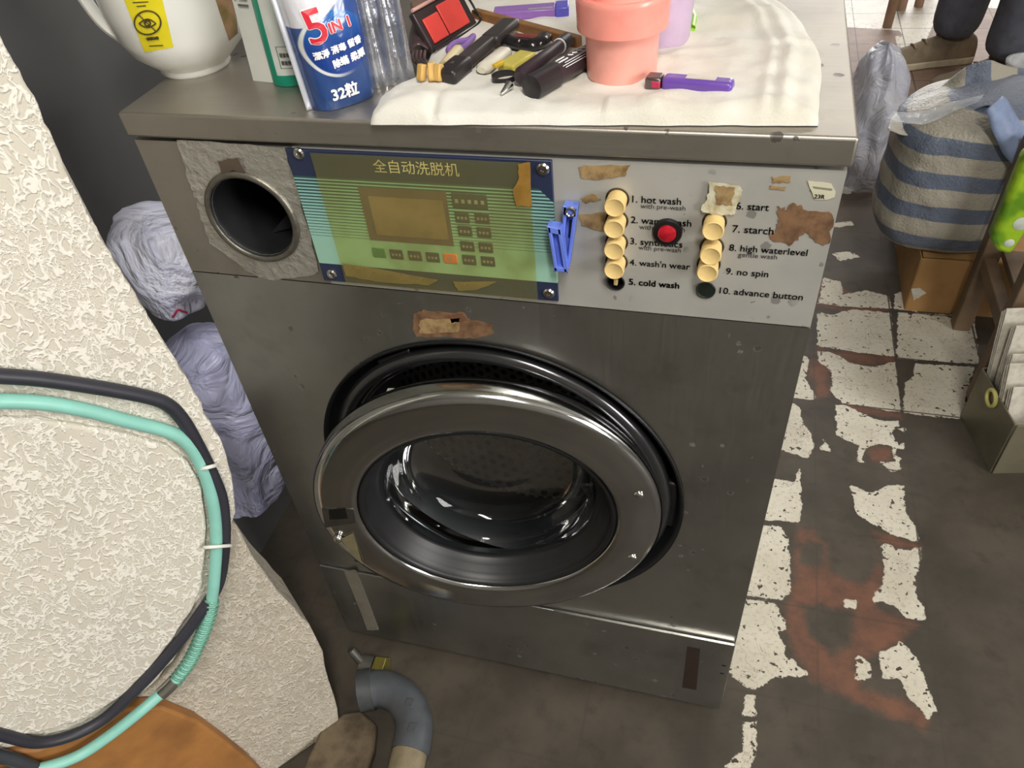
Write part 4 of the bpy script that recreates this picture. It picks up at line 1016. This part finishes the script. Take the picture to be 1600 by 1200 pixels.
# wall behind the face, carrying the pillar up to the ceiling
c0 = pp(60, 180, -.07)
bk = MB(); w0 = pu*(-.62); q0 = PE+pn*(-.050)-pu*.012
bk.prism([q0+np.array([0, 0, .46]), q0+w0+np.array([0, 0, .46]), q0+w0+np.array([0, 0, 1.2]), q0+np.array([0, 0, 1.2])], -pn*.10)
obj('pillar_core', bk, plaster, pil, bevel=.01)
# hoses along its edge
HB = [(-90,578,.0),(-20,586,.0),(60,592,.0),(150,605,.0),(225,619,.0),(262,632,.0),(285,655,.0),(306,690,.0),(330,738,.0),(346,780,.0),(351,830,.0),(348,880,-.004),(340,915,-.004),(322,945,.0),(290,990,.0),(248,1040,.0),(205,1085,.0),(160,1125,.0),(110,1150,.0),(60,1160,.0),(10,1150,.0),(-60,1130,.0)]
hb = obj('black_hose', MB().tube(smooth_pts([pp(x, y, .009+o) for x, y, o in HB], 6), .0058, 14), M('black_hose_rubber', (52, 52, 60), .45, var=.1), smooth=70)
tag(hb, 'black rubber hose looped around the plaster pillar', 'hose')
HT = [(-90,622),(-20,626),(60,629),(130,640),(200,658),(262,674),(292,692),(312,722),(326,758),(335,800),(338,845),(336,890),(332,930),(325,965),(312,1000),(295,1035),(272,1065),(250,1085),(215,1115),(170,1150),(120,1182),(60,1202),(0,1215)]
ht = thing('gas_hose', np.r_[pp(300, 1000, .009)[:2], 0], 'turquoise gas hose running alongside the black hose on the pillar', 'hose')
turq = M('turquoise_hose_rubber', (146, 208, 194), .4, var=.05)
hpts = smooth_pts([pp(x, y, .010 if y < 1100 else .014) for x, y in HT], 6)
obj('hose_tube', MB().tube(hpts, [.0058]*len(hpts), 14), turq, ht, smooth=70)
sp = smooth_pts([pp(x, y, .010) for x, y in [(332,935),(325,965),(312,1000),(295,1035),(274,1063)]], 14)
cum = np.r_[0, np.cumsum([np.linalg.norm(sp[i+1]-sp[i]) for i in range(len(sp)-1)])]
co_ = []
for s_ in np.linspace(0, cum[-1], 19*14):
    p = np.array([np.interp(s_, cum, [q[k] for q in sp]) for k in range(3)]); i = min(np.searchsorted(cum, s_), len(sp)-1); tn = sp[i]-sp[max(i-1, 0)] if i else sp[1]-sp[0]; tn = tn/np.linalg.norm(tn)
    e1 = pn-tn*(pn @ tn); e1 /= np.linalg.norm(e1); e2 = np.cross(tn, e1); an = 2*math.pi*19*s_/cum[-1]
    co_.append(p+(e1*math.cos(an)+e2*math.sin(an))*.0066)
obj('spring_guard', MB().tube(co_, .00125, 6), M('green_spring_wire', (128, 178, 156), .3, .3), ht, smooth=70)
q = smooth_pts([pp(x, y, .010) for x, y in [(274,1062),(264,1073),(252,1084)]], 4)
obj('hose_ferrule', MB().tube(q, .0070, 16), M('silver_ferrule', (200, 198, 190), .2, .9), ht, smooth=50)
tie_m = M('white_cable_tie', (228, 226, 218), .4, var=.03)
def tie(cx, cy, ang, w, lab_):
    ca, sa = math.cos(ang), math.sin(ang); m_ = MB(); P = []
    for k in range(20):
        a = 2*math.pi*k/20; s_, h_ = math.cos(a)*w, math.sin(a)
        P.append(pp(cx+s_*ca, cy+s_*sa, .010+h_*.0082))
    m_.tube(P, .0018, 8, closed=True); o = obj('cable_tie', m_, tie_m, smooth=60); tag(o, lab_, 'cable tie', 'white cable ties on the hoses')
tie(326, 730, -.25, 13, 'upper white cable tie, round the black hose')
tie(340, 854, -.08, 21, 'lower white cable tie, holding both hoses together')

# plank lying at the foot of the pillar
wood = M('orange_plank_wood', (176, 122, 66), .6, rgb2=(140, 94, 52), scale=14, bump=.3, bscale=60)
wp = [pp(*p, .002) for p in [(-160,1185),(60,1172),(150,1140),(200,1108),(255,1106),(310,1128),(352,1158),(392,1190),(425,1225),(440,1262),(-160,1262)]]; wp = [np.array([p[0], p[1], max(p[2], 0)]) for p in wp]
tag(obj('wooden_board', MB().prism(wp, -pn*.0175), wood, bevel=.003), 'orange brown wooden board leaning at the foot of the plaster pillar', 'board')
tag(obj('grey_cable', MB().tube(smooth_pts([pp(x, y, .012) for x, y in [(-90,1150),(-20,1176),(30,1190),(80,1214),(110,1240)]], 6), .0065, 12), M('dark_grey_cable', (66, 68, 74), .4), smooth=70), 'dark grey cable at the lower left corner below the hoses', 'cable')
wo = [fl(*p) for p in [(470,1225),(505,1150),(540,1122),(566,1118),(592,1140),(588,1180),(572,1230)]]
tag(obj('wood_offcut', MB().prism(wo, (0, 0, .018)), M('weathered_offcut_wood', (112, 98, 78), .85, rgb2=(72, 60, 46), scale=35, bump=.6, bscale=120), bevel=.004), 'weathered wood offcut on the floor between the pillar and drain pipe', 'wood')
# drain pipe elbow and brass valve
pvc = M('grey_pvc', (84, 87, 92), .45, var=.12)
pe = thing('drain_pipe', np.r_[fl(640, 1110, 0)[:2], 0], 'grey plastic drain pipe elbow on the floor beside the pillar', 'pipe')
rp = .0255
ep = smooth_pts([fl(573, 1078, .03), fl(600, 1076, .03), fl(628, 1090, .03), fl(645, 1120, .03), fl(646, 1150, .03), fl(640, 1176, .029)], 8)
obj('elbow', MB().tube(ep, rp, 24), pvc, pe, smooth=60)
tp = [fl(640, 1176, .029), fl(628, 1230, .028)]
obj('tail_pipe', MB().tube(tp, rp*.92, 24), M('stained_pvc', (142, 130, 104), .55, var=.2), pe, smooth=60)
obj('collar', MB().tube([fl(583, 1076, .03), fl(562, 1080, .03)], rp*1.12, 24), M('dark_pvc_collar', (74, 76, 78), .5), pe, smooth=60)
for p in ((640, 1098), (645, 1136)):
    c = np.array(fl(*p, .055)); obj('moulded_mark', MB().box(c, (.012, .012, .002)), M('dark_moulding', (80, 82, 86), .5), pe, bevel=.001)
vl = thing('tap_valve', np.r_[fl(580, 1045, 0)[:2], 0], 'small brass and grey tap valve under the machine corner', 'valve')
b0 = np.array(fl(566, 1040, .02)); b1 = np.array(fl(604, 1046, .02))
obj('valve_body', MB().tube([b0, b0*.5+b1*.5], .017, 16), M('grey_valve_metal', (112, 110, 104), .4, .6), vl)
obj('brass_nut', MB().tube([b0*.45+b1*.55, b1], .019, 6), M('brass', (150, 140, 72), .35, .7), vl, bevel=.001)
obj('valve_stem', MB().tube([b0+np.array([0, 0, .014]), b0+np.array([-.012, .004, .035])], .006, 10), bpy.data.materials['grey_valve_metal'], vl)

# lavender plastic bags wedged between pillar, wall and machine
def mat_bag(name, rgb, rgb2, alpha=1.0, rough=.35):
    t = NT(name); co = t.coord('Object'); n_ = t.noise(co, 11, 4, .55, 1.6)
    t.set(Base_Color=t.mix(t.step(n_, .35, .7), lin(rgb), lin(rgb2)), Roughness=rough, Alpha=alpha)
    t.bump(n_, .8, .03); return t.m
bag_m = mat_bag('lavender_bag_film', (206, 208, 240), (182, 184, 222))
def bag_col(u, v, wid, cen, seed, dep):
    p = np.array(cen(v)); a = u*2*math.pi
    k = wid(v)*math.sqrt(max(0, min(1, v*12, (1-v)*9)))*(1+.22*nz((math.cos(a)*1.4, math.sin(a)*1.4, v*4), 1.1, seed)+.07*nz((math.cos(a)*4, math.sin(a)*4, v*9), 1.0, seed))
    return p+np.array([math.cos(a)*k, math.sin(a)*k*dep, 0])
cpts = np.array([fr(395, 790, .075), fr(385, 745, .075), fr(358, 660, .075), fr(335, 602, .075), fr(315, 555, .075), fr(300, 520, .075)])
cpts[:, 0] = np.minimum(cpts[:, 0], -.058)
def cen1(v):
    k = v*5; i = min(int(k), 4); return cpts[i]*(1-(k-i))+cpts[i+1]*(k-i)
wid1 = lambda v: .062*math.sin(math.pi*min(max(.10+v*.82, 0), 1))**.45*(1.0 if v > .03 else .6)
b1_ = MB().grid(lambda u, v: bag_col(u, v, wid1, cen1, 2, .95), 48, 60, True)
tag(obj('plastic_bag', b1_, bag_m, smooth=80), 'large lavender plastic bag stuffed between the pillar and the washing machine', 'bag')
cp2 = np.array([fr(284, 490, .06), fr(260, 425, .06), fr(236, 350, .07), fr(228, 320, .09)]); cp2[:, 0] = np.minimum(cp2[:, 0], -.05)
def cen2(v):
    k = v*3; i = min(int(k), 2); return cp2[i]*(1-(k-i))+cp2[i+1]*(k-i)
b2 = thing('carrier_bag', cp2[0], 'crumpled pale carrier bag with black and red print above the lavender bag', 'bag')
b2o = obj('bag_body', MB().grid(lambda u, v: bag_col(u, v, lambda v: .050*math.sin(math.pi*min(.12+v*.84, 1))**.6, cen2, 7, .8), 44, 40, True), mat_bag('pale_carrier_film', (226, 228, 246), (196, 198, 224)), b2, smooth=80)
def on_surf(px, py, o):
    """point of a built mesh under a pixel of the photograph, world space"""
    og = CAMP-np.array(WLOC[o.name]); d = ray(px, py); d /= np.linalg.norm(d)
    ok, loc, nr, ix = o.ray_cast(V(og), V(d)); return (np.array(loc)+np.array(WLOC[o.name])-d*.0012) if ok else None
bpy.context.view_layer.update()
for pts, nm, m_ in (([(278,478),(290,492),(304,498),(316,510),(300,520),(284,524),(272,512)], 'black_print', ink), ([(262,508),(266,502),(270,496),(274,490),(278,484),(284,486),(292,488)], 'red_print', M('crimson_bag_print', (170, 50, 84), .5)), ([(285,505),(300,512),(318,505)], 'black_print', ink)):
    Q = [on_surf(*p, b2o) for p in pts]; Q = [q for q in Q if q is not None]
    if len(Q) > 2: obj(nm, MB().tube(smooth_pts(Q, 4), .0013, 6), m_, b2)

# ================================================================== RIGHT AND BACK
# cardboard box under the striped bag
bxY = .967; hz = float(fr(1430, 402, bxY)[2]); bx0 = float(fl(1414, 484)[0]); 
card = M('brown_cardboard', (172, 132, 84), .85, rgb2=(150, 112, 70), scale=10, bump=.15, bscale=80)
cb = thing('cardboard_box', (1.0, 1.14, 0), 'low brown cardboard box under the striped bag', 'box')
BXW, BXD = .34, .34
obj('box_front', MB().box((bx0+BXW/2, bxY, hz/2), (BXW, .004, hz)), card, cb)
obj('box_back', MB().box((bx0+BXW/2, bxY+BXD, hz/2), (BXW, .004, hz)), card, cb)
for x in (bx0, bx0+BXW): obj('box_side', MB().box((x, bxY+BXD/2, hz/2), (.004, BXD, hz)), card, cb)
obj('box_top', MB().box((bx0+BXW/2, bxY+BXD/2, hz-.002), (BXW, BXD, .004)), card, cb)
tp_ = fill_prism(blob([np.array(fr(*p, bxY-.003)) for p in [(1424,452),(1436,449),(1448,458),(1440,462),(1428,470)]], 3, .002, 8), (0, -.0006, 0))
obj('torn_paper', tp_, M('torn_white_paper', (206, 200, 186), .8), cb)

def mat_stripes(name, axis, pitch, off=0.0):
    t = NT(name); co = t.coord('Object'); c = t.xyz(co)[axis]; n_ = t.noise(co, 9, 3)
    w = t.math('ADD', c, t.math('MULTIPLY', t.math('SUBTRACT', n_, .5), .014))
    f = t.math('FRACT', t.math('ADD', t.math('DIVIDE', w, pitch), off))
    s_ = t.math('MULTIPLY', t.step(f, .0, .03), t.math('SUBTRACT', 1.0, t.step(f, .47, .50)))
    col = t.mix(s_, lin((166, 160, 146)), lin((88, 100, 122)))
    wv = t.noise(co, 220, 2)
    col = t.mix(t.math('MULTIPLY', wv, .25), col, lin((150, 146, 138)))
    t.set(Base_Color=col, Roughness=.45); t.bump(t.math('ADD', t.math('MULTIPLY', n_, 8.0), wv), .5, .004); return t.m
sbl = np.array(fl(1365, 372, hz+.01)); sbr = np.array(fl(1568, 405, hz+.01))
scx, scy = (sbl[0]+sbr[0])/2+.012, (sbl[1]+sbr[1])/2+.10
srx = (sbr[0]-sbl[0])/2+.016
SH = .295
sb = thing('woven_bag', (scx, scy, hz), 'big blue and cream striped woven bag full of goods', 'bag')
def sbag(u, v):
    a = u*2*math.pi; z = v*SH
    pr = (min(1, .80+.2*math.sqrt(min(1, v*6)))) * (1 if v < .80 else math.sqrt(max(0, 1-((v-.80)/.20)**2.2)))
    k = pr*(1+.05*nz((math.cos(a)*1.5, math.sin(a)*1.5, v*2), 1.3, 5)+.025*nz((math.cos(a)*3, math.sin(a)*3, v*5), 1.6, 2))
    ex = 2.6
    ca, sa = math.cos(a), math.sin(a)
    x = math.copysign(abs(ca)**(2/ex), ca)*srx*k; y = math.copysign(abs(sa)**(2/ex), sa)*.125*k
    return np.array([scx+x, scy+y, hz+.001+z*(1+.16*(x/srx)*max(0, v-.3))+.008*nz((x*8, y*8, v), 1.2)*v])
obj('bag_body', MB().grid(sbag, 72, 44, True), mat_stripes('striped_woven_plastic', 2, .066, .12), sb, smooth=80)
# folded-over top of the bag
yb_, yt_ = scy-.075, scy+.05
lowc = [fr(*p, yb_) for p in [(1388,200),(1420,212),(1460,200),(1510,178),(1548,168),(1580,205),(1615,250)]]
midc = [fr(*p, (yb_+yt_)/2) for p in [(1392,186),(1424,180),(1468,164),(1515,152),(1556,150),(1590,160),(1630,190)]]
topc = [fr(*p, yt_) for p in [(1402,172),(1438,152),(1478,128),(1512,105),(1545,95),(1580,106),(1640,112)]]
LC, MC, TC = (np.array(smooth_pts(c_, 8)) for c_ in (lowc, midc, topc))
def flap(u, v):
    i = min(int(u*(len(LC)-1)+.5), len(LC)-1)
    p = (LC[i]*(1-2*v)+MC[i]*2*v) if v < .5 else (MC[i]*(2-2*v)+TC[i]*(2*v-1))
    return p+np.array([0, -.5, .8])*(.008*nz(p, 14, 3)+.004*nz(p, 34, 1))
obj('folded_top', MB().grid(flap, 60, 18), mat_stripes('striped_flap_plastic', 0, .085, .1), sb, smooth=80, solid=.002)
# film strip over it
fm = M('clear_wrap_film', (214, 218, 226), .12, var=.05, alpha=.45, bump=.8, bscale=60)
fs0 = [fr(*p, yb_-.012) for p in [(1386,188),(1440,196),(1490,176),(1530,160)]]; fs1 = [fr(*p, yb_-.002) for p in [(1392,176),(1440,176),(1490,160),(1535,150)]]
A_, B_ = np.array(smooth_pts(fs0, 8)), np.array(smooth_pts(fs1, 8))
obj('film_strip', MB().grid(lambda u, v: (A_[int(u*24)]*(1-v)+B_[int(u*24)]*v)+np.array([0, -.004, .004])*(1+nz((u*9, v*3, 0), 1.5)), 24, 6), fm, sb, smooth=80)
# pale blue carrier handle falling over the right side
h0 = [fr(*p, scy-.10) for p in [(1565,150),(1600,190),(1640,235),(1680,280)]]; h1 = [fr(*p, scy-.142) for p in [(1540,172),(1556,215),(1584,262),(1615,310)]]
A2, B2 = np.array(smooth_pts(h0, 8)), np.array(smooth_pts(h1, 8))
obj('bag_handle', MB().grid(lambda u, v: (A2[int(u*24)]*(1-v)+B2[int(u*24)]*v)+np.array([0, -.012, .006])*math.sin(math.pi*v)+np.array([0, -.004, .006])*nz((u*4, v*3, 0), 1.5), 24, 6), M('pale_blue_webbing', (140, 156, 190), .5), sb, smooth=80, solid=.002)

# wooden stand, metal bin, newspapers, green packet
wd_m = M('brown_stand_wood', (122, 100, 78), .65, rgb2=(96, 78, 60), scale=12, bump=.25, bscale=70)
lgp = np.array(fl(1516, 632)); 
st = thing('wooden_stand', (lgp[0]+.15, lgp[1]+.1, 0), 'brown wooden stand behind the grey metal bin', 'stand')
def post(x, y, h, w=.032): return MB().box((x, y, h/2), (w, w, h))
LX, LY = lgp[0]+.012, lgp[1]+.016
for dx_, dy_ in ((0, 0), (.30, 0), (0, .22), (.30, .22)): obj('leg', post(LX+dx_, LY+dy_, .40), wd_m, st, bevel=.002)
obj('cross_bar', MB().box((LX, LY+.11, .16), (.022, .19, .028)), wd_m, st, bevel=.002)
obj('cross_bar', MB().box((LX+.15, LY+.0, .30), (.27, .022, .03)), wd_m, st, bevel=.002)
obj('shelf_board', MB().box((LX+.15, LY+.11, .185), (.27, .19, .014)), wd_m, st, bevel=.001)
A = np.array(fl(1503, 650)); B = np.array(fl(1549, 738)); e_ = B-A; Lb = np.linalg.norm(e_); e_ /= Lb; pr_ = np.array([-e_[1], e_[0], 0]); 
if pr_[0] < 0: pr_ = -pr_
hb_ = .115
bin_m = M('olive_grey_tin', (126, 120, 100), .45, .35, var=.15, scale=12)
bn = thing('metal_bin', np.r_[((A+B)/2+pr_*.13)[:2], 0], 'olive grey metal bin holding newspapers at the right edge', 'bin')
def wallq(p, q, th=.003): 
    n_ = np.cross(q-p, [0, 0, 1.0]); n_ /= np.linalg.norm(n_); return MB().prism([p, q, q+np.array([0, 0, hb_]), p+np.array([0, 0, hb_])], n_*th)
C_, Dd = B+pr_*.24, A+pr_*.24
for p, q in ((A, B), (B, C_), (C_, Dd), (Dd, A)): obj('bin_wall', wallq(p, q), bin_m, bn, bevel=.0008)
obj('bin_floor', MB().prism([A, B, C_, Dd], (0, 0, .004)), bin_m, bn)
hq = (A*.55+B*.45)+np.array([0, 0, hb_-.012])-pr_*.006
obj('loop_handle', MB().tube([hq+e_*(.014*math.cos(a))+np.array([0, 0, .014*math.sin(a)]) for a in np.linspace(0, 2*math.pi, 20)], .0035, 8, closed=True), M('yellow_loop', (206, 198, 120), .5), bn)
paper = M('newsprint', (206, 200, 186), .85, rgb2=(176, 170, 158), scale=70, bump=.2)
np_names = ['nearest folded newspaper standing in the metal bin', 'second folded newspaper from the front of the bin', 'middle folded newspaper in the metal bin', 'fourth folded newspaper, behind the middle one', 'rearmost folded newspaper in the metal bin, tallest']
for k in range(5):
    f0 = .88-.16*k; q0 = A*(1-f0)+B*f0 + pr_*.012; hh = .15+.022*k+.012*math.sin(k*2.3)
    m_ = MB()
    for s_ in range(3):
        o_ = e_*(-.004*s_); ln = np.array([0, 0, 1.0])*(hh-.006*s_)-pr_*(.014+.008*math.sin(k*1.9))-e_*.026
        b0_ = q0+o_+np.array([0, 0, .006]); b1_2 = b0_+pr_*.20
        m_.prism([b0_, b1_2, b1_2+ln, b0_+ln], -e_*.003)
    tag(obj('newspaper', m_, paper, bevel=.001), np_names[k], 'newspaper', 'newspapers in the metal bin')
# green packet standing on the shelf of the stand
gq = [(1548,374),(1556,394),(1580,400),(1640,310),(1665,215),(1600,245)]
gy = LY-.035
gP = [fr(*p, gy) for p in gq]
gp_ = thing('snack_packet', gP[2], 'bright green packet leaning on the wooden stand', 'packet')
def mat_green():
    t = NT('green_packet_print'); co = t.coord(); n_ = t.noise(co, 22, 2)
    t.set(Base_Color=t.mix(t.step(n_, .42, .6), lin((150, 186, 40)), lin((96, 140, 30))), Roughness=.3); t.bump(t.noise(co, 40, 3), .5, .004); return t.m
obj('packet_body', MB().prism(gP, (0, .03, 0)), mat_green(), gp_, bevel=.008, bseg=3)
for p, r_ in (((1596, 350), .011), ((1577, 380), .007)): obj('round_print', MB().lathe([(r_, 0), (r_*.7, -.001), (.0001, -.001)], fr(*p, gy-.0004), (0, 1, 0), 20), M('pale_round_print', (196, 204, 190), .5), gp_)

# clear plastic bag on the floor beside the machine
clr = mat_bag('clear_bag_film', (214, 216, 226), (192, 196, 214), .72, .25)
cbx = np.array(fl(1352, 200)); 
def cbag(u, v):
    a = u*2*math.pi; z = v*.30
    k = (.09*(1-.25*v))*math.sqrt(max(0, 1-v**5))*(1+.25*nz((math.cos(a)*1.6, math.sin(a)*1.6, v*3), 1.2, 6))
    return np.array([.80+math.cos(a)*k*.95, 1.62+math.sin(a)*k*1.9, .001+z+.02*nz((math.cos(a), math.sin(a), v*4), 2.0)*v])
tag(obj('clear_bag', MB().grid(cbag, 56, 34, True), clr, smooth=80), 'clear plastic bag on the floor right of the washing machine', 'bag')

# stool far behind
stl = M('pale_brown_stool_wood', (168, 136, 112), .6, var=.15, scale=20)
s1_, s2_ = np.array(fl(1386, 42)), np.array(fl(1435, 10))
stt = thing('wooden_stool', np.r_[((s1_+s2_)/2)[:2]+np.array([.05, .1]), 0], 'wooden stool at the back beside the dark trouser legs', 'stool')
ct = (s1_+s2_)/2+np.array([.03, .09, 0])
for p in (s1_, s2_, 2*ct-s1_, 2*ct-s2_):
    p = np.array([p[0], p[1], 0]); t2 = p*.82+np.array([ct[0], ct[1], 0])*.18; t2[2] = .44
    obj('leg', MB().tube([p, t2], [.016, .02], 12), stl, stt)
obj('seat', MB().lathe([(.0001, .44), (.16, .44), (.165, .45), (.16, .465), (.0001, .465)], (ct[0], ct[1], 0), (0, 0, 1), 32), stl, stt)
# white and blue tub at the right edge
tbc = np.array(fl(1612, 100, .12))
tub = thing('plastic_tub', (tbc[0], tbc[1], 0), 'white plastic tub with a blue rim at the right edge', 'tub')
obj('tub_body', MB().lathe([(.0001, 0), (.05, 0), (.055, .004), (.062, .12), (.066, .122), (.066, .128), (.06, .128), (.054, .01), (.0001, .01)], (tbc[0], tbc[1], 0), (0, 0, 1), 40), M('white_tub_plastic', (226, 228, 230), .35), tub)
obj('tub_band', MB().lathe([(.0605, .088), (.0628, .09), (.0638, .108), (.062, .11)], (tbc[0], tbc[1], 0), (0, 0, 1), 40), M('blue_tub_band', (96, 128, 176), .4), tub)

# person: only the legs are in view
skin_m = M('skin', (190, 150, 125), .5)
jean_a = M('blue_grey_denim', (92, 94, 104), .85, var=.15, scale=30, bump=.4, bscale=300)
shoe_m = M('olive_shoe_suede', (132, 116, 94), .8, rgb2=(104, 92, 74), scale=25, bump=.3); sole_m = M('pale_shoe_sole', (190, 178, 152), .6)
f1 = np.array(fl(1474, 98)); f2 = np.array(fl(1556, 135))
def skin_obj(name, V_, E_, R_, mat, parent, sub=2):
    me = bpy.data.meshes.new(name); c = np.array(V_).mean(0) if parent is not None else np.array([V_[0][0], V_[0][1], 0.0])
    me.from_pydata([tuple(np.array(p)-c) for p in V_], E_, []); me.materials.append(mat)
    o = bpy.data.objects.new(name, me); link(o, parent, c)
    o.modifiers.new('skin', 'SKIN').use_smooth_shade = True
    for i, r_ in enumerate(R_): me.skin_vertices[0].data[i].radius = (r_, r_)
    me.skin_vertices[0].data[0].use_root = True
    s_ = o.modifiers.new('subdivision', 'SUBSURF'); s_.levels = sub; s_.render_levels = sub
    return o
hip = (f1+f2)/2+np.array([.03, .03, .86])
def leg_pts(f, side):
    return [f+np.array([0, 0, .07]), f+np.array([.01, 0, .25]), f+np.array([.0, -.01, .47]), (f*.35+hip*.65)+np.array([0, 0, .1])]
l1, l2 = leg_pts(f1, -1), leg_pts(f2, 1)
VV = [hip] + l1[::-1] + l2[::-1] + [hip+np.array([0, 0, .22]), hip+np.array([0, 0, .45]), hip+np.array([0, 0, .53])]
EE = [(0, 1), (1, 2), (2, 3), (3, 4), (0, 5), (5, 6), (6, 7), (7, 8), (0, 9), (9, 10), (10, 11)]
body = skin_obj('person', VV, EE, [.11, .07, .05, .048, .035, .07, .05, .048, .035, .11, .12, .05], skin_m, None)
tag(body, 'person standing at the back in dark trousers and brown shoes', 'person')
V2 = [hip] + [p for p in l1[::-1]] + [p for p in l2[::-1]]
skin_obj('trousers', V2, EE[:8], [.15, .10, .082, .078, .072, .10, .082, .078, .076], jean_a, body)
V3 = [hip+np.array([0, 0, .02]), hip+np.array([0, 0, .22]), hip+np.array([0, 0, .46])]
skin_obj('shirt', V3, [(0, 1), (1, 2)], [.165, .16, .15], M('grey_shirt', (120, 122, 126), .9), body)
def shoe(f, ang):
    d = np.array([math.cos(ang), math.sin(ang), 0]); s_ = np.array([-d[1], d[0], 0]); m_ = MB(); so_ = MB()
    prof_ = [(-.10, .030, .075), (-.08, .036, .09), (-.02, .038, .095), (.05, .040, .075), (.10, .046, .055), (.145, .044, .046), (.172, .030, .036), (.18, .012, .026)]
    def sh(u, v):
        k = u*(len(prof_)-1); i = min(int(k), len(prof_)-2); t = k-i
        x, w, h = [prof_[i][j]*(1-t)+prof_[i+1][j]*t for j in range(3)]
        a = v*math.pi; return f+d*x+s_*w*math.cos(a)+np.array([0, 0, .018+(h-.018)*math.sin(a)**.7])
    m_.grid(sh, 24, 14)
    m_.add([sh(0, j/14) for j in range(15)], [tuple(range(15))])
    P = [f+d*x+s_*w*1.08 for x, w, h in prof_]+[f+d*x-s_*w*1.08 for x, w, h in prof_[::-1]]
    so_.prism([p+np.array([0, 0, .0]) for p in P], (0, 0, .022))
    o = obj('shoe', m_, shoe_m, body, smooth=70); obj('shoe_sole', so_, sole_m, o, bevel=.004)
    lc = MB()
    for k in range(3): lc.tube([sh(.36+.09*k, .35)+np.array([0, 0, .003]), sh(.36+.09*k, .5)+np.array([0, 0, .005]), sh(.36+.09*k, .65)+np.array([0, 0, .003])], .003, 6)
    obj('shoe_lace', lc, M('tan_lace', (150, 130, 108), .8), o)
shoe(f1+np.array([-.02, 0, 0]), math.radians(196)); shoe(f2+np.array([-.02, 0, 0]), math.radians(200))

# ceiling lamp
cl = thing('ceiling_lamp', (.75, -.9, 2.40), 'long tube lamp on the ceiling behind the viewer', 'lamp')
obj('lamp_housing', MB().box((.75, -.9, 2.385), (.16, 1.2, .03)), M('lamp_white_metal', (230, 230, 228), .5), cl)
em_ = NT('lamp_tube_glow'); em_.set(Base_Color=(1, 1, 1, 1), Emission_Color=(1, .97, .9, 1), Emission_Strength=6.0)
for x in (.71, .79): obj('lamp_tube', MB().tube([(x, -1.45, 2.355), (x, -.35, 2.355)], .013, 12), em_.m, cl)
